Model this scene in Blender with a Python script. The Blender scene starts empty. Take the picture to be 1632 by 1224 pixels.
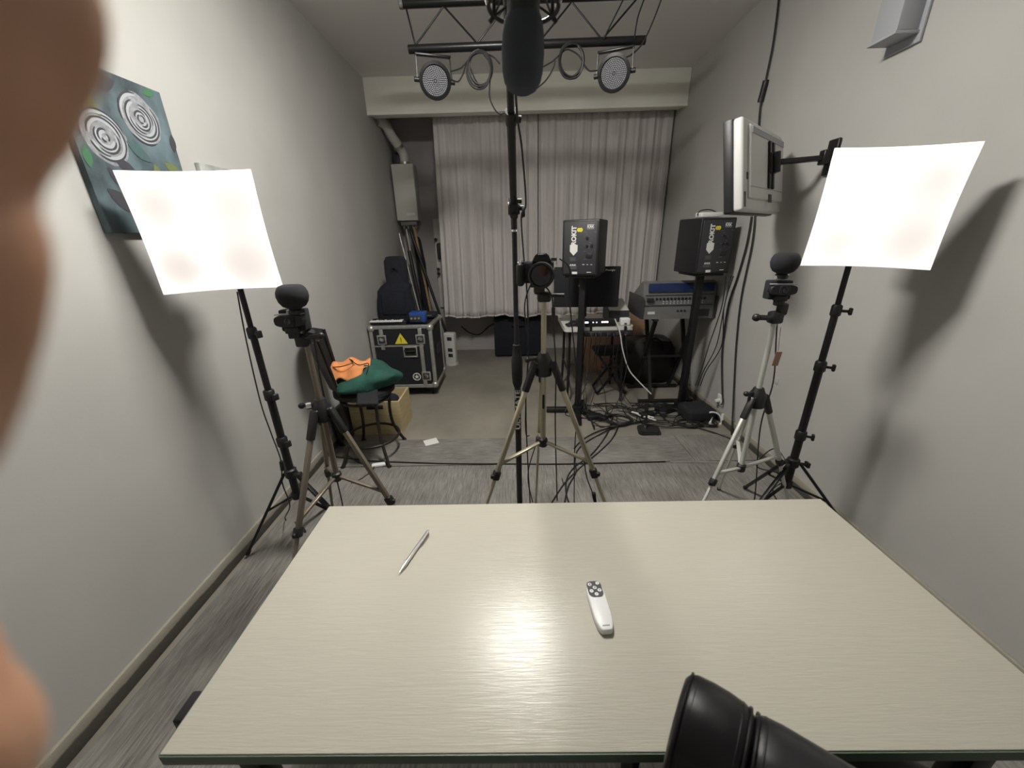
import bpy, bmesh, math, random
from mathutils import Vector, Matrix, Euler
random.seed(7)
C = bpy.context.scene.collection
PI = math.pi
V = Vector

# ---------------------------------------------------------------- materials
def mat(name, col, rough=0.5, metal=0.0, noise=0.0, scale=20.0, bump=0.0, bscale=200.0, emit=None, estr=0.0,
        trans=0.0, stretch=(1, 1, 1), spec=None, coat=0.0, alpha=1.0, sss=0.0):
    m = bpy.data.materials.new(name); m.use_nodes = True
    nt = m.node_tree; N = nt.nodes; L = nt.links
    b = N['Principled BSDF']
    b.inputs['Base Color'].default_value = (*col, 1)
    b.inputs['Roughness'].default_value = rough
    b.inputs['Metallic'].default_value = metal
    if spec is not None: b.inputs['Specular IOR Level'].default_value = spec
    if coat: b.inputs['Coat Weight'].default_value = coat
    if trans: b.inputs['Transmission Weight'].default_value = trans
    if sss:
        b.inputs['Subsurface Weight'].default_value = sss
        b.inputs['Subsurface Radius'].default_value = (0.01, 0.004, 0.002)
    if emit:
        b.inputs['Emission Color'].default_value = (*emit, 1); b.inputs['Emission Strength'].default_value = estr
    if noise or bump:
        tc = N.new('ShaderNodeTexCoord'); mp = N.new('ShaderNodeMapping'); mp.inputs['Scale'].default_value = stretch
        L.new(tc.outputs['Object'], mp.inputs['Vector'])
    if noise:
        n = N.new('ShaderNodeTexNoise'); n.inputs['Scale'].default_value = scale; n.inputs['Detail'].default_value = 5
        L.new(mp.outputs[0], n.inputs['Vector'])
        r = N.new('ShaderNodeValToRGB')
        r.color_ramp.elements[0].position = 0.3; r.color_ramp.elements[1].position = 0.72
        r.color_ramp.elements[0].color = (*[max(0, c * (1 - noise)) for c in col], 1)
        r.color_ramp.elements[1].color = (*[min(1, c * (1 + noise)) for c in col], 1)
        L.new(n.outputs['Fac'], r.inputs['Fac']); L.new(r.outputs['Color'], b.inputs['Base Color'])
    if bump:
        n2 = N.new('ShaderNodeTexNoise'); n2.inputs['Scale'].default_value = bscale; n2.inputs['Detail'].default_value = 4
        L.new(mp.outputs[0], n2.inputs['Vector'])
        bp = N.new('ShaderNodeBump'); bp.inputs['Strength'].default_value = bump; bp.inputs['Distance'].default_value = 0.005
        L.new(n2.outputs['Fac'], bp.inputs['Height']); L.new(bp.outputs['Normal'], b.inputs['Normal'])
    return m

M = {}
M['wall'] = mat('plaster_wall', (.44, .432, .41), .8, noise=.05, scale=2.2, bump=.05, bscale=130)
M['ceil'] = mat('ceiling_paint', (.78, .77, .75), .9, noise=.03, scale=2)
M['beam'] = mat('beam_paint', (.88, .87, .79), .75, noise=.04, scale=3)
M['backwall'] = mat('back_wall_paint', (.40, .375, .37), .85, noise=.06, scale=3)
M['concrete'] = mat('concrete_floor', (.235, .216, .18), .65, noise=.22, scale=2.6, bump=.15, bscale=60)
M['black'] = mat('black_plastic', (.012, .012, .014), .45)
M['blackm'] = mat('black_metal', (.014, .014, .016), .35, metal=.3)
M['matte'] = mat('matte_black', (.010, .010, .013), .85, noise=.2, scale=40)
M['foam'] = mat('black_foam', (.016, .016, .020), .95, bump=.4, bscale=900)
M['windscreen'] = mat('hazed_dark_foam', (.048, .056, .070), .95, bump=.4, bscale=900)  # dark foam, with bluish lens haze put into its colour
M['cable'] = mat('black_cable', (.013, .013, .014), .5)
M['rubber'] = mat('black_rubber', (.01, .01, .01), .8)
M['white'] = mat('white_plastic', (.75, .75, .75), .4)
M['offwhite'] = mat('offwhite_plastic', (.60, .59, .54), .5)
M['wcable'] = mat('white_cable', (.6, .6, .58), .5)
M['chrome'] = mat('chrome', (.8, .8, .82), .18, metal=1)
M['alu'] = mat('aluminium_edge', (.50, .50, .47), .38, metal=.75, noise=.12, scale=25)
M['champagne'] = mat('champagne_aluminium', (.52, .48, .36), .38, metal=.6)
M['bronze'] = mat('bronze_aluminium', (.21, .18, .14), .38, metal=.55)
M['silver'] = mat('silver_aluminium', (.62, .63, .58), .4, metal=.45)
M['dgrey'] = mat('dark_grey_plastic', (.035, .035, .04), .5)
M['grey'] = mat('grey_metal', (.17, .17, .17), .5, metal=.2, noise=.1, scale=12)
M['lgrey'] = mat('light_grey_plastic', (.36, .37, .40), .5)
M['glass'] = mat('lens_glass', (.006, .006, .012), .05, spec=.8)
M['leather'] = mat('black_leather', (.007, .0065, .008), .42, bump=.06, bscale=420, spec=.35)
M['iron'] = mat('dark_bronze_iron', (.028, .022, .018), .45, metal=.4)
M['green'] = mat('green_cloth', (.014, .075, .055), .9, noise=.25, scale=15, bump=.5, bscale=60)
M['orange'] = mat('orange_cloth', (.72, .27, .095), .9, noise=.12, scale=20, bump=.3, bscale=80)
M['crate'] = mat('pale_plywood', (.50, .40, .22), .7, noise=.12, scale=8, stretch=(1, 1, 8))
M['card'] = mat('brown_cardboard', (.36, .22, .15), .8, noise=.1, scale=8)
M['blue'] = mat('blue_plastic', (.02, .07, .32), .35)
M['navy'] = mat('navy_display_panel', (.012, .025, .085), .3)
M['yellow'] = mat('yellow_print', (.75, .62, .04), .5)
M['print'] = mat('white_print', (.70, .70, .66), .6)
M['dimprint'] = mat('grey_print', (.16, .16, .17), .6)
M['gig'] = mat('black_nylon', (.009, .011, .018), .9, noise=.25, scale=30, bump=.3, bscale=300)
M['laminate'] = mat('black_laminate', (.010, .011, .017), .55, noise=.2, scale=60)
M['wood'] = mat('tan_wood', (.33, .22, .10), .6, noise=.2, scale=10)
M['steel'] = mat('dark_chair_steel', (.02, .018, .018), .5)
M['tvback'] = mat('tv_white_shell', (.62, .62, .60), .45)
M['paper'] = mat('paper', (.75, .74, .70), .8)
M['skin'] = mat('skin', (.50, .27, .17), .5, noise=.1, scale=90, bump=.15, bscale=900, sss=.15)
M['nail'] = mat('fingernail', (.60, .36, .28), .35)
M['led'] = mat('lit_led_blue', (.1, .1, .3), .4, emit=(.75, .8, 1), estr=3)
M['ledr'] = mat('lit_led_red', (.3, .1, .1), .4, emit=(1, .75, .78), estr=3)
M['lamp'] = mat('ceiling_lamp_glow', (1, 1, 1), .5, emit=(1, .975, .915), estr=130)

def floor_cover(name, along):
    m = mat(name, (.25, .24, .225), .9)
    nt = m.node_tree; N = nt.nodes; L = nt.links; b = N['Principled BSDF']
    tc = N.new('ShaderNodeTexCoord'); mp = N.new('ShaderNodeMapping')
    mp.inputs['Scale'].default_value = (70, 5, 1) if along == 'y' else (5, 70, 1)
    L.new(tc.outputs['Object'], mp.inputs['Vector'])
    n = N.new('ShaderNodeTexNoise'); n.inputs['Scale'].default_value = 1.6; n.inputs['Detail'].default_value = 6
    n.inputs['Roughness'].default_value = .7
    L.new(mp.outputs[0], n.inputs['Vector'])
    n2 = N.new('ShaderNodeTexNoise'); n2.inputs['Scale'].default_value = 4; n2.inputs['Detail'].default_value = 3
    L.new(tc.outputs['Object'], n2.inputs['Vector'])
    mx = N.new('ShaderNodeMath'); mx.operation = 'MULTIPLY_ADD'; mx.inputs[1].default_value = .45
    L.new(n2.outputs['Fac'], mx.inputs[0]); L.new(n.outputs['Fac'], mx.inputs[2])
    r = N.new('ShaderNodeValToRGB')
    r.color_ramp.elements[0].position = .5; r.color_ramp.elements[1].position = .95
    r.color_ramp.elements[0].color = (.088, .083, .075, 1); r.color_ramp.elements[1].color = (.285, .272, .245, 1)
    L.new(mx.outputs[0], r.inputs['Fac']); L.new(r.outputs['Color'], b.inputs['Base Color'])
    bp = N.new('ShaderNodeBump'); bp.inputs['Strength'].default_value = .5; bp.inputs['Distance'].default_value = .004
    L.new(n.outputs['Fac'], bp.inputs['Height']); L.new(bp.outputs['Normal'], b.inputs['Normal'])
    return m
M['carpet'] = floor_cover('streaked_carpet', 'y'); M['carpet_x'] = floor_cover('streaked_carpet_cross', 'x')

def curb_mat():
    m = mat('stained_skirting', (.3, .3, .27), .8, bump=.4, bscale=60)
    nt = m.node_tree; N = nt.nodes; L = nt.links; b = N['Principled BSDF']
    g = N.new('ShaderNodeNewGeometry'); s = N.new('ShaderNodeSeparateXYZ'); L.new(g.outputs['Position'], s.inputs[0])
    n = N.new('ShaderNodeTexNoise'); n.inputs['Scale'].default_value = 9; n.inputs['Detail'].default_value = 5
    L.new(g.outputs['Position'], n.inputs['Vector'])
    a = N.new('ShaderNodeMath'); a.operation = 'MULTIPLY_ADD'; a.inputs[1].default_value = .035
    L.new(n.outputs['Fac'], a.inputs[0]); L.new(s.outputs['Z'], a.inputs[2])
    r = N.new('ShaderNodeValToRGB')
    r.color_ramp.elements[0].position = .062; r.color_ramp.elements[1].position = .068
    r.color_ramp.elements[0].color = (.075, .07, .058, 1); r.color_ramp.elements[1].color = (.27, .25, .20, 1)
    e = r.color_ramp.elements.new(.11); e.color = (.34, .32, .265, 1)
    L.new(a.outputs[0], r.inputs['Fac']); L.new(r.outputs['Color'], b.inputs['Base Color'])
    return m
M['curb'] = curb_mat()

def table_mat():
    m = mat('white_woodgrain_laminate', (.70, .67, .575), .3)
    nt = m.node_tree; N = nt.nodes; L = nt.links; b = N['Principled BSDF']
    tc = N.new('ShaderNodeTexCoord'); mp = N.new('ShaderNodeMapping'); mp.inputs['Scale'].default_value = (7, 150, 1)
    L.new(tc.outputs['Object'], mp.inputs['Vector'])
    n = N.new('ShaderNodeTexNoise'); n.inputs['Scale'].default_value = 1.5; n.inputs['Detail'].default_value = 4
    n.inputs['Distortion'].default_value = 1.6
    L.new(mp.outputs[0], n.inputs['Vector'])
    r = N.new('ShaderNodeValToRGB'); r.color_ramp.elements[0].position = .3; r.color_ramp.elements[1].position = .7
    r.color_ramp.elements[0].color = (.425, .403, .343, 1); r.color_ramp.elements[1].color = (.455, .432, .366, 1)
    L.new(n.outputs['Fac'], r.inputs['Fac']); L.new(r.outputs['Color'], b.inputs['Base Color'])
    bp = N.new('ShaderNodeBump'); bp.inputs['Strength'].default_value = .45; bp.inputs['Distance'].default_value = .0011
    L.new(n.outputs['Fac'], bp.inputs['Height']); L.new(bp.outputs['Normal'], b.inputs['Normal'])
    b.inputs['Roughness'].default_value = .29; b.inputs['Specular IOR Level'].default_value = .42
    return m
M['table'] = table_mat()
M['tedge'] = mat('green_grey_edge_band', (.09, .13, .095), .45)

def curtain_mat():
    m = mat('grey_sheer_curtain', (.60, .57, .555), .9, noise=.10, scale=6, stretch=(14, 1, .3), bump=.15, bscale=300)
    return m
M['curtain'] = curtain_mat()

def diffuser_mat():
    # lit fabric: four fluorescent bulbs behind it burn out the middle, the spaces between their ends stay dimmer
    m = bpy.data.materials.new('lit_diffuser_fabric'); m.use_nodes = True
    nt = m.node_tree; N = nt.nodes; L = nt.links; b = N['Principled BSDF']
    b.inputs['Base Color'].default_value = (.8, .78, .76, 1)
    tc = N.new('ShaderNodeTexCoord')
    tot = None
    for (x, z, s) in ((-.115, .10, .09), (.115, .095, .095), (-.12, -.11, .085), (.11, -.10, .11)):
        sub = N.new('ShaderNodeVectorMath'); sub.operation = 'SUBTRACT'; sub.inputs[1].default_value = (x, 0, z)
        L.new(tc.outputs['Object'], sub.inputs[0])
        ml = N.new('ShaderNodeVectorMath'); ml.operation = 'MULTIPLY'; ml.inputs[1].default_value = (1, 0, 1)
        L.new(sub.outputs[0], ml.inputs[0])
        ln = N.new('ShaderNodeVectorMath'); ln.operation = 'LENGTH'; L.new(ml.outputs[0], ln.inputs[0])
        mr = N.new('ShaderNodeMapRange'); mr.interpolation_type = 'SMOOTHSTEP'
        mr.inputs['From Min'].default_value = s * .08; mr.inputs['From Max'].default_value = s * 2.0
        mr.inputs['To Min'].default_value = 0; mr.inputs['To Max'].default_value = 1
        L.new(ln.outputs['Value'], mr.inputs['Value'])
        if tot is None: tot = mr.outputs[0]
        else:
            q = N.new('ShaderNodeMath'); q.operation = 'MULTIPLY'
            L.new(tot, q.inputs[0]); L.new(mr.outputs[0], q.inputs[1]); tot = q.outputs[0]
    pw = N.new('ShaderNodeMath'); pw.operation = 'POWER'; pw.inputs[1].default_value = 7.0; L.new(tot, pw.inputs[0])
    st = N.new('ShaderNodeMath'); st.operation = 'MULTIPLY_ADD'; st.inputs[1].default_value = SOFT; 
    ba = N.new('ShaderNodeMath'); ba.operation = 'MULTIPLY_ADD'; ba.inputs[1].default_value = .40; ba.inputs[2].default_value = SOFT0; L.new(tot, ba.inputs[0]); L.new(ba.outputs[0], st.inputs[2])
    L.new(pw.outputs[0], st.inputs[0])
    cr = N.new('ShaderNodeMix'); cr.data_type = 'RGBA'
    cr.inputs[6].default_value = (1, .90, .85, 1); cr.inputs[7].default_value = (1, .965, .90, 1)
    L.new(tot, cr.inputs[0])
    L.new(cr.outputs[2], b.inputs['Emission Color']); L.new(st.outputs[0], b.inputs['Emission Strength'])
    return m
SOFT, SOFT0 = 210.0, .50
M['diffuser'] = diffuser_mat()
M['rim'] = mat('glowing_white_piping', (.8, .78, .76), .8, emit=(1, .95, .93), estr=.6)  # fabric, no lamp: faint emission stands in for softbox light on it

# ---------------------------------------------------------------- mesh builder
class MB:
    def __init__(s, off=(0, 0, 0)):
        s.v = []; s.f = []; s.mi = []; s.sm = []; s.off = V(off); s.M = Matrix(); s.cur = 0
    def mat(s, i): s.cur = i; return s
    def raw(s, vs, fs, smooth=False):
        k = len(s.v)
        s.v += [s.M @ V(p) - s.off for p in vs]
        s.f += [tuple(i + k for i in f) for f in fs]
        s.mi += [s.cur] * len(fs); s.sm += [smooth] * len(fs); return s
    def box(s, c, d, rot=None, bev=0.0, seg=2):
        bm = bmesh.new(); bmesh.ops.create_cube(bm, size=1)
        for v in bm.verts: v.co = V((v.co.x * d[0], v.co.y * d[1], v.co.z * d[2]))
        if bev:
            bmesh.ops.bevel(bm, geom=bm.edges[:], offset=min(bev, min(d) * .49), segments=seg, affect='EDGES', profile=.5)
        R = Euler(rot).to_matrix() if rot is not None and not isinstance(rot, Matrix) else (rot or Matrix.Identity(3))
        bm.verts.index_update()
        s.raw([R @ v.co + V(c) for v in bm.verts], [[v.index for v in f.verts] for f in bm.faces], bool(bev)); bm.free(); return s
    def bar(s, a, b, w, h, up=(0, 0, 1), bev=0.0):
        a = V(a); b = V(b); d = (b - a); x = d.normalized(); z = V(up)
        if abs(x.dot(z)) > .98: z = V((1, 0, 0))
        y = z.cross(x).normalized(); z = x.cross(y)
        R = Matrix((x, y, z)).transposed()
        return s.box((a + b) / 2, (d.length, w, h), R, bev)
    def cyl(s, a, b, r0, r1=None, n=14, cap=True):
        r1 = r0 if r1 is None else r1
        a = V(a); b = V(b); d = (b - a).normalized()
        u = d.cross(V((0, 0, 1)) if abs(d.z) < .9 else V((1, 0, 0))).normalized(); w = d.cross(u)
        vs = []; fs = []
        for p, r in ((a, r0), (b, r1)):
            for i in range(n):
                t = 2 * PI * i / n; vs.append(p + u * (r * math.cos(t)) + w * (r * math.sin(t)))
        fs = [(i, (i + 1) % n, n + (i + 1) % n, n + i) for i in range(n)]
        s.raw(vs, fs, True)
        if cap: s.raw(vs[:n], [tuple(range(n))[::-1]]); s.raw(vs[n:], [tuple(range(n))])
        return s
    def tube(s, pts, r, n=8, closed=False, radii=None):
        P = [V(p) for p in pts]; m = len(P); vs = []; fs = []
        prev = None
        for i, p in enumerate(P):
            if closed: d = P[(i + 1) % m] - P[i - 1]
            else: d = P[min(i + 1, m - 1)] - P[max(i - 1, 0)]
            if d.length < 1e-9: d = V((0, 0, 1))
            d.normalize()
            if prev is None: u = d.cross(V((0, 0, 1)) if abs(d.z) < .9 else V((1, 0, 0)))
            else: u = prev - d * prev.dot(d)
            if u.length < 1e-6: u = d.orthogonal()
            u.normalize(); prev = u; w = d.cross(u)
            rr = radii[i] if radii else r
            for k in range(n):
                t = 2 * PI * k / n; vs.append(p + u * (rr * math.cos(t)) + w * (rr * math.sin(t)))
        for i in range(m if closed else m - 1):
            j = (i + 1) % m
            for k in range(n): fs.append((i * n + k, i * n + (k + 1) % n, j * n + (k + 1) % n, j * n + k))
        s.raw(vs, fs, True)
        if not closed: s.raw(vs[:n], [tuple(range(n))[::-1]]); s.raw(vs[-n:], [tuple(range(n))])
        return s
    def lathe(s, prof, c=(0, 0, 0), axis=(0, 0, 1), n=24, smooth=True, sq=(1, 1)):
        d = V(axis).normalized(); u = d.cross(V((0, 0, 1)) if abs(d.z) < .9 else V((0, 1, 0))).normalized(); w = d.cross(u)
        vs = []; fs = []; c = V(c)
        for r, h in prof:
            for i in range(n):
                t = 2 * PI * i / n
                vs.append(c + d * h + u * (max(r, 1e-5) * math.cos(t) * sq[0]) + w * (max(r, 1e-5) * math.sin(t) * sq[1]))
        for j in range(len(prof) - 1):
            for i in range(n): fs.append((j * n + i, j * n + (i + 1) % n, (j + 1) * n + (i + 1) % n, (j + 1) * n + i))
        s.raw(vs, fs, smooth)
        s.raw(vs[:n], [tuple(range(n))[::-1]], smooth); s.raw(vs[-n:], [tuple(range(n))], smooth); return s
    def prism(s, poly, h, R=None, c=(0, 0, 0), smooth=False):
        # poly in local XY, thickness along local Z from 0..h
        R = R or Matrix.Identity(3); n = len(poly); c = V(c)
        vs = [R @ V((p[0], p[1], 0)) + c for p in poly] + [R @ V((p[0], p[1], h)) + c for p in poly]
        s.raw(vs, [tuple(range(n))[::-1], tuple(range(n, 2 * n))]); s.raw(vs, [(i, (i + 1) % n, n + (i + 1) % n, n + i) for i in range(n)], smooth)
        return s
    def sphere(s, c, r, n=16, m=10, sc=(1, 1, 1)):
        prof = [(math.sin(PI * j / m), -math.cos(PI * j / m)) for j in range(m + 1)]
        vs = []; fs = []
        for rr, h in prof:
            for i in range(n):
                t = 2 * PI * i / n; vs.append(V(c) + V((r * rr * math.cos(t) * sc[0], r * rr * math.sin(t) * sc[1], r * h * sc[2])))
        for j in range(m):
            for i in range(n): fs.append((j * n + i, j * n + (i + 1) % n, (j + 1) * n + (i + 1) % n, (j + 1) * n + i))
        return s.raw(vs, fs, True)
    def build(s, name, mats, parent=None, sub=0):
        me = bpy.data.meshes.new(name)
        off = V((0, 0, 0))
        if parent is None and s.v:
            xs = [p.x for p in s.v]; ys = [p.y for p in s.v]; zs = [p.z for p in s.v]
            off = V(((min(xs) + max(xs)) / 2, (min(ys) + max(ys)) / 2, min(zs)))
        me.from_pydata([p - off for p in s.v], [], s.f)
        for m_ in (mats if isinstance(mats, (list, tuple)) else [mats]): me.materials.append(m_ if not isinstance(m_, str) else M[m_])
        me.polygons.foreach_set('material_index', s.mi); me.polygons.foreach_set('use_smooth', s.sm)
        me.update()
        bm = bmesh.new(); bm.from_mesh(me); bmesh.ops.remove_doubles(bm, verts=bm.verts, dist=1e-6)
        bmesh.ops.recalc_face_normals(bm, faces=bm.faces); bm.to_mesh(me); bm.free()
        if any(s.sm): me.set_sharp_from_angle(angle=math.radians(45))
        o = bpy.data.objects.new(name, me); C.objects.link(o); o.location = off
        if parent: o.parent = parent; o.location = off
        if sub:
            md = o.modifiers.new('sub', 'SUBSURF'); md.levels = sub; md.render_levels = sub
        return o

def thing(name, label, cat, loc=(0, 0, 0), rot=(0, 0, 0), group=None):
    o = bpy.data.objects.new(name, None); C.objects.link(o); o.location = loc; o.rotation_euler = rot
    o.empty_display_size = .05
    return tag(o, label, cat, group)
def tag(o, label, cat, group=None, kind=None):
    o['label'] = label; o['category'] = cat
    if group: o['group'] = group
    if kind: o['kind'] = kind
    return o
def struct(o): o['kind'] = 'structure'; return o
def smooth_pts(pts, k=8):
    P = [V(p) for p in pts]; out = []
    for i in range(len(P) - 1):
        p0 = P[max(i - 1, 0)]; p1 = P[i]; p2 = P[i + 1]; p3 = P[min(i + 2, len(P) - 1)]
        for j in range(k):
            t = j / k
            out.append(.5 * ((2 * p1) + (p2 - p0) * t + (2 * p0 - 5 * p1 + 4 * p2 - p3) * t * t + (3 * p1 - p0 - 3 * p2 + p3) * t ** 3))
    out.append(P[-1]); return out
def cable(name, label, pts, r=.003, m='cable', group=None, cat='cable', parent=None, off=(0, 0, 0)):
    mb = MB(off).tube(smooth_pts(pts), r, 7)
    o = mb.build(name, m, parent)
    if parent is None: tag(o, label, cat, group)
    return o
def text_mesh(txt, size, depth=.0006, bold=0.0):
    cu = bpy.data.curves.new('lettering', 'FONT'); cu.body = txt; cu.size = size; cu.extrude = depth; cu.align_x = 'CENTER'; cu.align_y = 'CENTER'
    cu.offset = bold; cu.resolution_u = 3
    o = bpy.data.objects.new('lettering', cu); C.objects.link(o)
    bpy.context.view_layer.update()
    me = bpy.data.meshes.new_from_object(o.evaluated_get(bpy.context.evaluated_depsgraph_get()))
    vs = [v.co.copy() for v in me.vertices]; fs = [tuple(p.vertices) for p in me.polygons]
    bpy.data.objects.remove(o); bpy.data.curves.remove(cu); bpy.data.meshes.remove(me)
    return vs, fs
def add_text(mb, txt, size, R, c, sx=1.0, bold=0.0, depth=.0006):
    vs, fs = text_mesh(txt, size, depth, bold)
    mb.raw([R @ V((v.x * sx, v.y, v.z)) + V(c) for v in vs], fs)

# ---------------------------------------------------------------- camera (measured from the photograph)
F_PX, CX, CY, EYE = 607.0, 816.0, 612.0, V((0, 0, 1.5))
def cam_axes():
    ey = V(((820 - CX) / F_PX, (376 - CY) / F_PX, 1)).normalized()
    p2 = V(((1820 - CX) / F_PX, (376 - 25 - CY) / F_PX, 1))
    up = p2.cross(ey).normalized()
    if up.y > 0: up = -up
    ex = ey.cross(up).normalized()
    if ex.x < 0: ex = -ex
    return ex, ey, up
EX, EY_, UP = cam_axes()
def ray(x, y):
    d = V(((x - CX) / F_PX, (y - CY) / F_PX, 1)); return V((EX.dot(d), EY_.dot(d), UP.dot(d)))
def at_depth(x, y, Y): d = ray(x, y); return d * (Y / d.y) + EYE          # the point seen there on the plane Y = const
def at_height(x, y, z): d = ray(x, y); return d * ((z - EYE.z) / d.z) + EYE
def at_side(x, y, X): d = ray(x, y); return d * (X / d.x) + EYE
cd = bpy.data.cameras.new('camera'); cam = bpy.data.objects.new('scene_view', cd); C.objects.link(cam)
right = V((EX.x, EY_.x, UP.x)); down = V((EX.y, EY_.y, UP.y)); fwd = V((EX.z, EY_.z, UP.z))
cam.matrix_world = Matrix.Translation(EYE) @ Matrix((right, -down, -fwd)).transposed().to_4x4()
cd.sensor_width = 36; cd.lens = 36 * F_PX / 1632; cd.clip_start = .002; cd.clip_end = 50
cd.dof.use_dof = True; cd.dof.focus_distance = 1.7; cd.dof.aperture_fstop = 4.6
bpy.context.scene.camera = cam
sc = bpy.context.scene
sc.view_settings.view_transform = 'Standard'; sc.view_settings.look = 'None'; sc.view_settings.gamma = 1
sc.view_settings.use_curve_mapping = False; sc.view_settings.exposure = 0.48
sc.cycles.use_denoising = True; sc.cycles.max_bounces = 10; sc.cycles.diffuse_bounces = 6; sc.cycles.sample_clamp_indirect = 6
w = bpy.data.worlds.new('world'); w.use_nodes = True; w.node_tree.nodes['Background'].inputs[0].default_value = (0, 0, 0, 1); sc.world = w
# ================================================================ the room
XL, XR, YB, YF, ZC = -1.43, 1.71, 5.25, -1.3, 2.95
def slab(name, c, d, m): return struct(MB().box(c, d).build(name, m))
slab('floor', ((XL + XR) / 2, (YB + YF) / 2, -.05), (XR - XL + .4, YB - YF + .4, .1), 'concrete')
slab('ceiling', ((XL + XR) / 2, (YB + YF) / 2, ZC + .05), (XR - XL + .4, YB - YF + .4, .1), 'ceil')
slab('wall_left', (XL - .05, (YB + YF) / 2, ZC / 2), (.1, YB - YF, ZC), 'wall')
slab('wall_right', (XR + .05, (YB + YF) / 2, ZC / 2), (.1, YB - YF, ZC), 'wall')
slab('wall_back', ((XL + XR) / 2, YB + .05, ZC / 2), (XR - XL + .2, .1, ZC), 'backwall')
slab('wall_rear', ((XL + XR) / 2, YF - .05, ZC / 2), (XR - XL + .2, .1, ZC), 'wall')
b = MB().box(((XL + XR) / 2, 4.56, 2.808), (XR - XL, .22, .285), bev=.006)
b.box(((XL + XR) / 2, 4.475, 2.655), (XR - XL, .05, .025)); struct(b.build('beam', 'beam'))
struct(MB().box((XL + .007, (2.75 + YF) / 2, .045), (.014, 2.75 - YF, .09), bev=.003).build('baseboard_left', 'curb'))
struct(MB().box((XR - .007, (YB + YF) / 2, .045), (.014, YB - YF, .09), bev=.003).build('baseboard_right', 'curb'))
tag(MB().box(((XL + XR) / 2, (2.28 + YF) / 2, .004), (XR - XL - .09, 2.28 - YF, .008)).build('carpet', 'carpet'),
    'large grey streaked carpet covering the floor under the white table', 'carpet')
tag(MB().box(((XL + .05 + 1.22) / 2, 2.475, .004), (1.22 - XL - .05, .37, .008)).build('carpet_strip', 'carpet_x'),
    'narrow grey carpet strip laid across the room in front of the bare concrete', 'carpet')
p = [(1.235, 2.29), (1.665, 2.29), (1.665, 2.66), (1.225, 2.66)]
tag(MB().prism([(q[0], q[1]) for q in p], .008).build('carpet_piece', 'carpet'),
    'small square grey carpet offcut at the right wall behind the right tripod', 'carpet')

# ceiling lamp over the room (above the frame; its reflection lies on the table)
t = thing('ceiling_lamp', 'long white ceiling lamp above the middle of the room', 'ceiling lamp', (-.17, 1.60, ZC))
MB().box((0, 0, -.02), (.26, .62, .04), bev=.01).build('housing', 'white', t)
MB().box((0, 0, -.055), (.22, .54, .03), bev=.012).build('diffuser', 'lamp', t)

# ================================================================ white table
TX0, TX1, TY0, TY1, TZ = -.577, .895, .345, .938, .75
t = thing('table', 'long white wood-grain table with black steel frame in the foreground', 'table', ((TX0 + TX1) / 2, (TY0 + TY1) / 2, 0))
o = V(t.location)
MB(o).box(((TX0 + TX1) / 2, (TY0 + TY1) / 2, TZ - .0125), (TX1 - TX0, TY1 - TY0, .025), bev=.0015).build('tabletop', 'table', t)
e = MB(o)
for y in (TY0 - .0012, TY1 + .0012): e.box(((TX0 + TX1) / 2, y, TZ - .0135), (TX1 - TX0, .002, .022))
for x in (TX0 - .0012, TX1 + .0012): e.box((x, (TY0 + TY1) / 2, TZ - .0135), (.002, TY1 - TY0, .022))
e.build('edge_band', 'tedge', t)
fr = MB(o)
for y in (TY0 + .06, TY1 - .08): fr.box(((TX0 + TX1) / 2, y, TZ - .045), (TX1 - TX0 - .12, .03, .04), bev=.003)
for x in (TX0 + .06, TX1 - .06): fr.box((x, (TY0 + TY1) / 2, TZ - .045), (.03, TY1 - TY0 - .14, .04), bev=.003)
fr.build('frame', 'blackm', t)
MB(o).box((TX0 - .006, .43, TZ - .045), (.075, .05, .028), bev=.004).build('clamp', 'blackm', t)
MB(o).box((TX0 + .002, .62, TZ - .045), (.03, .03, .028), bev=.004).build('clamp', 'blackm', t)
for x in (TX0 + .07, TX1 - .07):
    for y in (TY0 + .07, TY1 - .09):
        l = MB(o).box((x, y, (TZ - .025) / 2 + .01), (.04, .04, TZ - .035), bev=.004).build('leg', 'blackm', t)
        MB(o).cyl((x, y, .009), (x, y, .022), .022).build('foot', 'rubber', l)

# pen
a = V((-.2515, .818, .7565)); c = V((-.291, .684, .7565)); d = (c - a)
t = thing('pen', 'silver ballpoint pen lying on the left half of the white table', 'pen', (a + c) / 2 - V((0, 0, .006)))
o = V(t.location)
MB(o).tube([a, a + d * .03, a + d * .78], .0048, 12).build('barrel', 'chrome', t)
MB(o).cyl(a + d * .78, a + d * .92, .0048, .0028).cyl(a + d * .92, c, .0028, .001).build('tip', 'chrome', t)
MB(o).tube([a + d * .02 + V((.004, 0, .004)), a + d * .06 + V((.007, -.002, .004)), a + d * .32 + V((.006, -.002, .003))], .0013, 6).build('clip', 'chrome', t)
MB(o).cyl(a, a - d * .03, .003).build('button', 'chrome', t)

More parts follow.
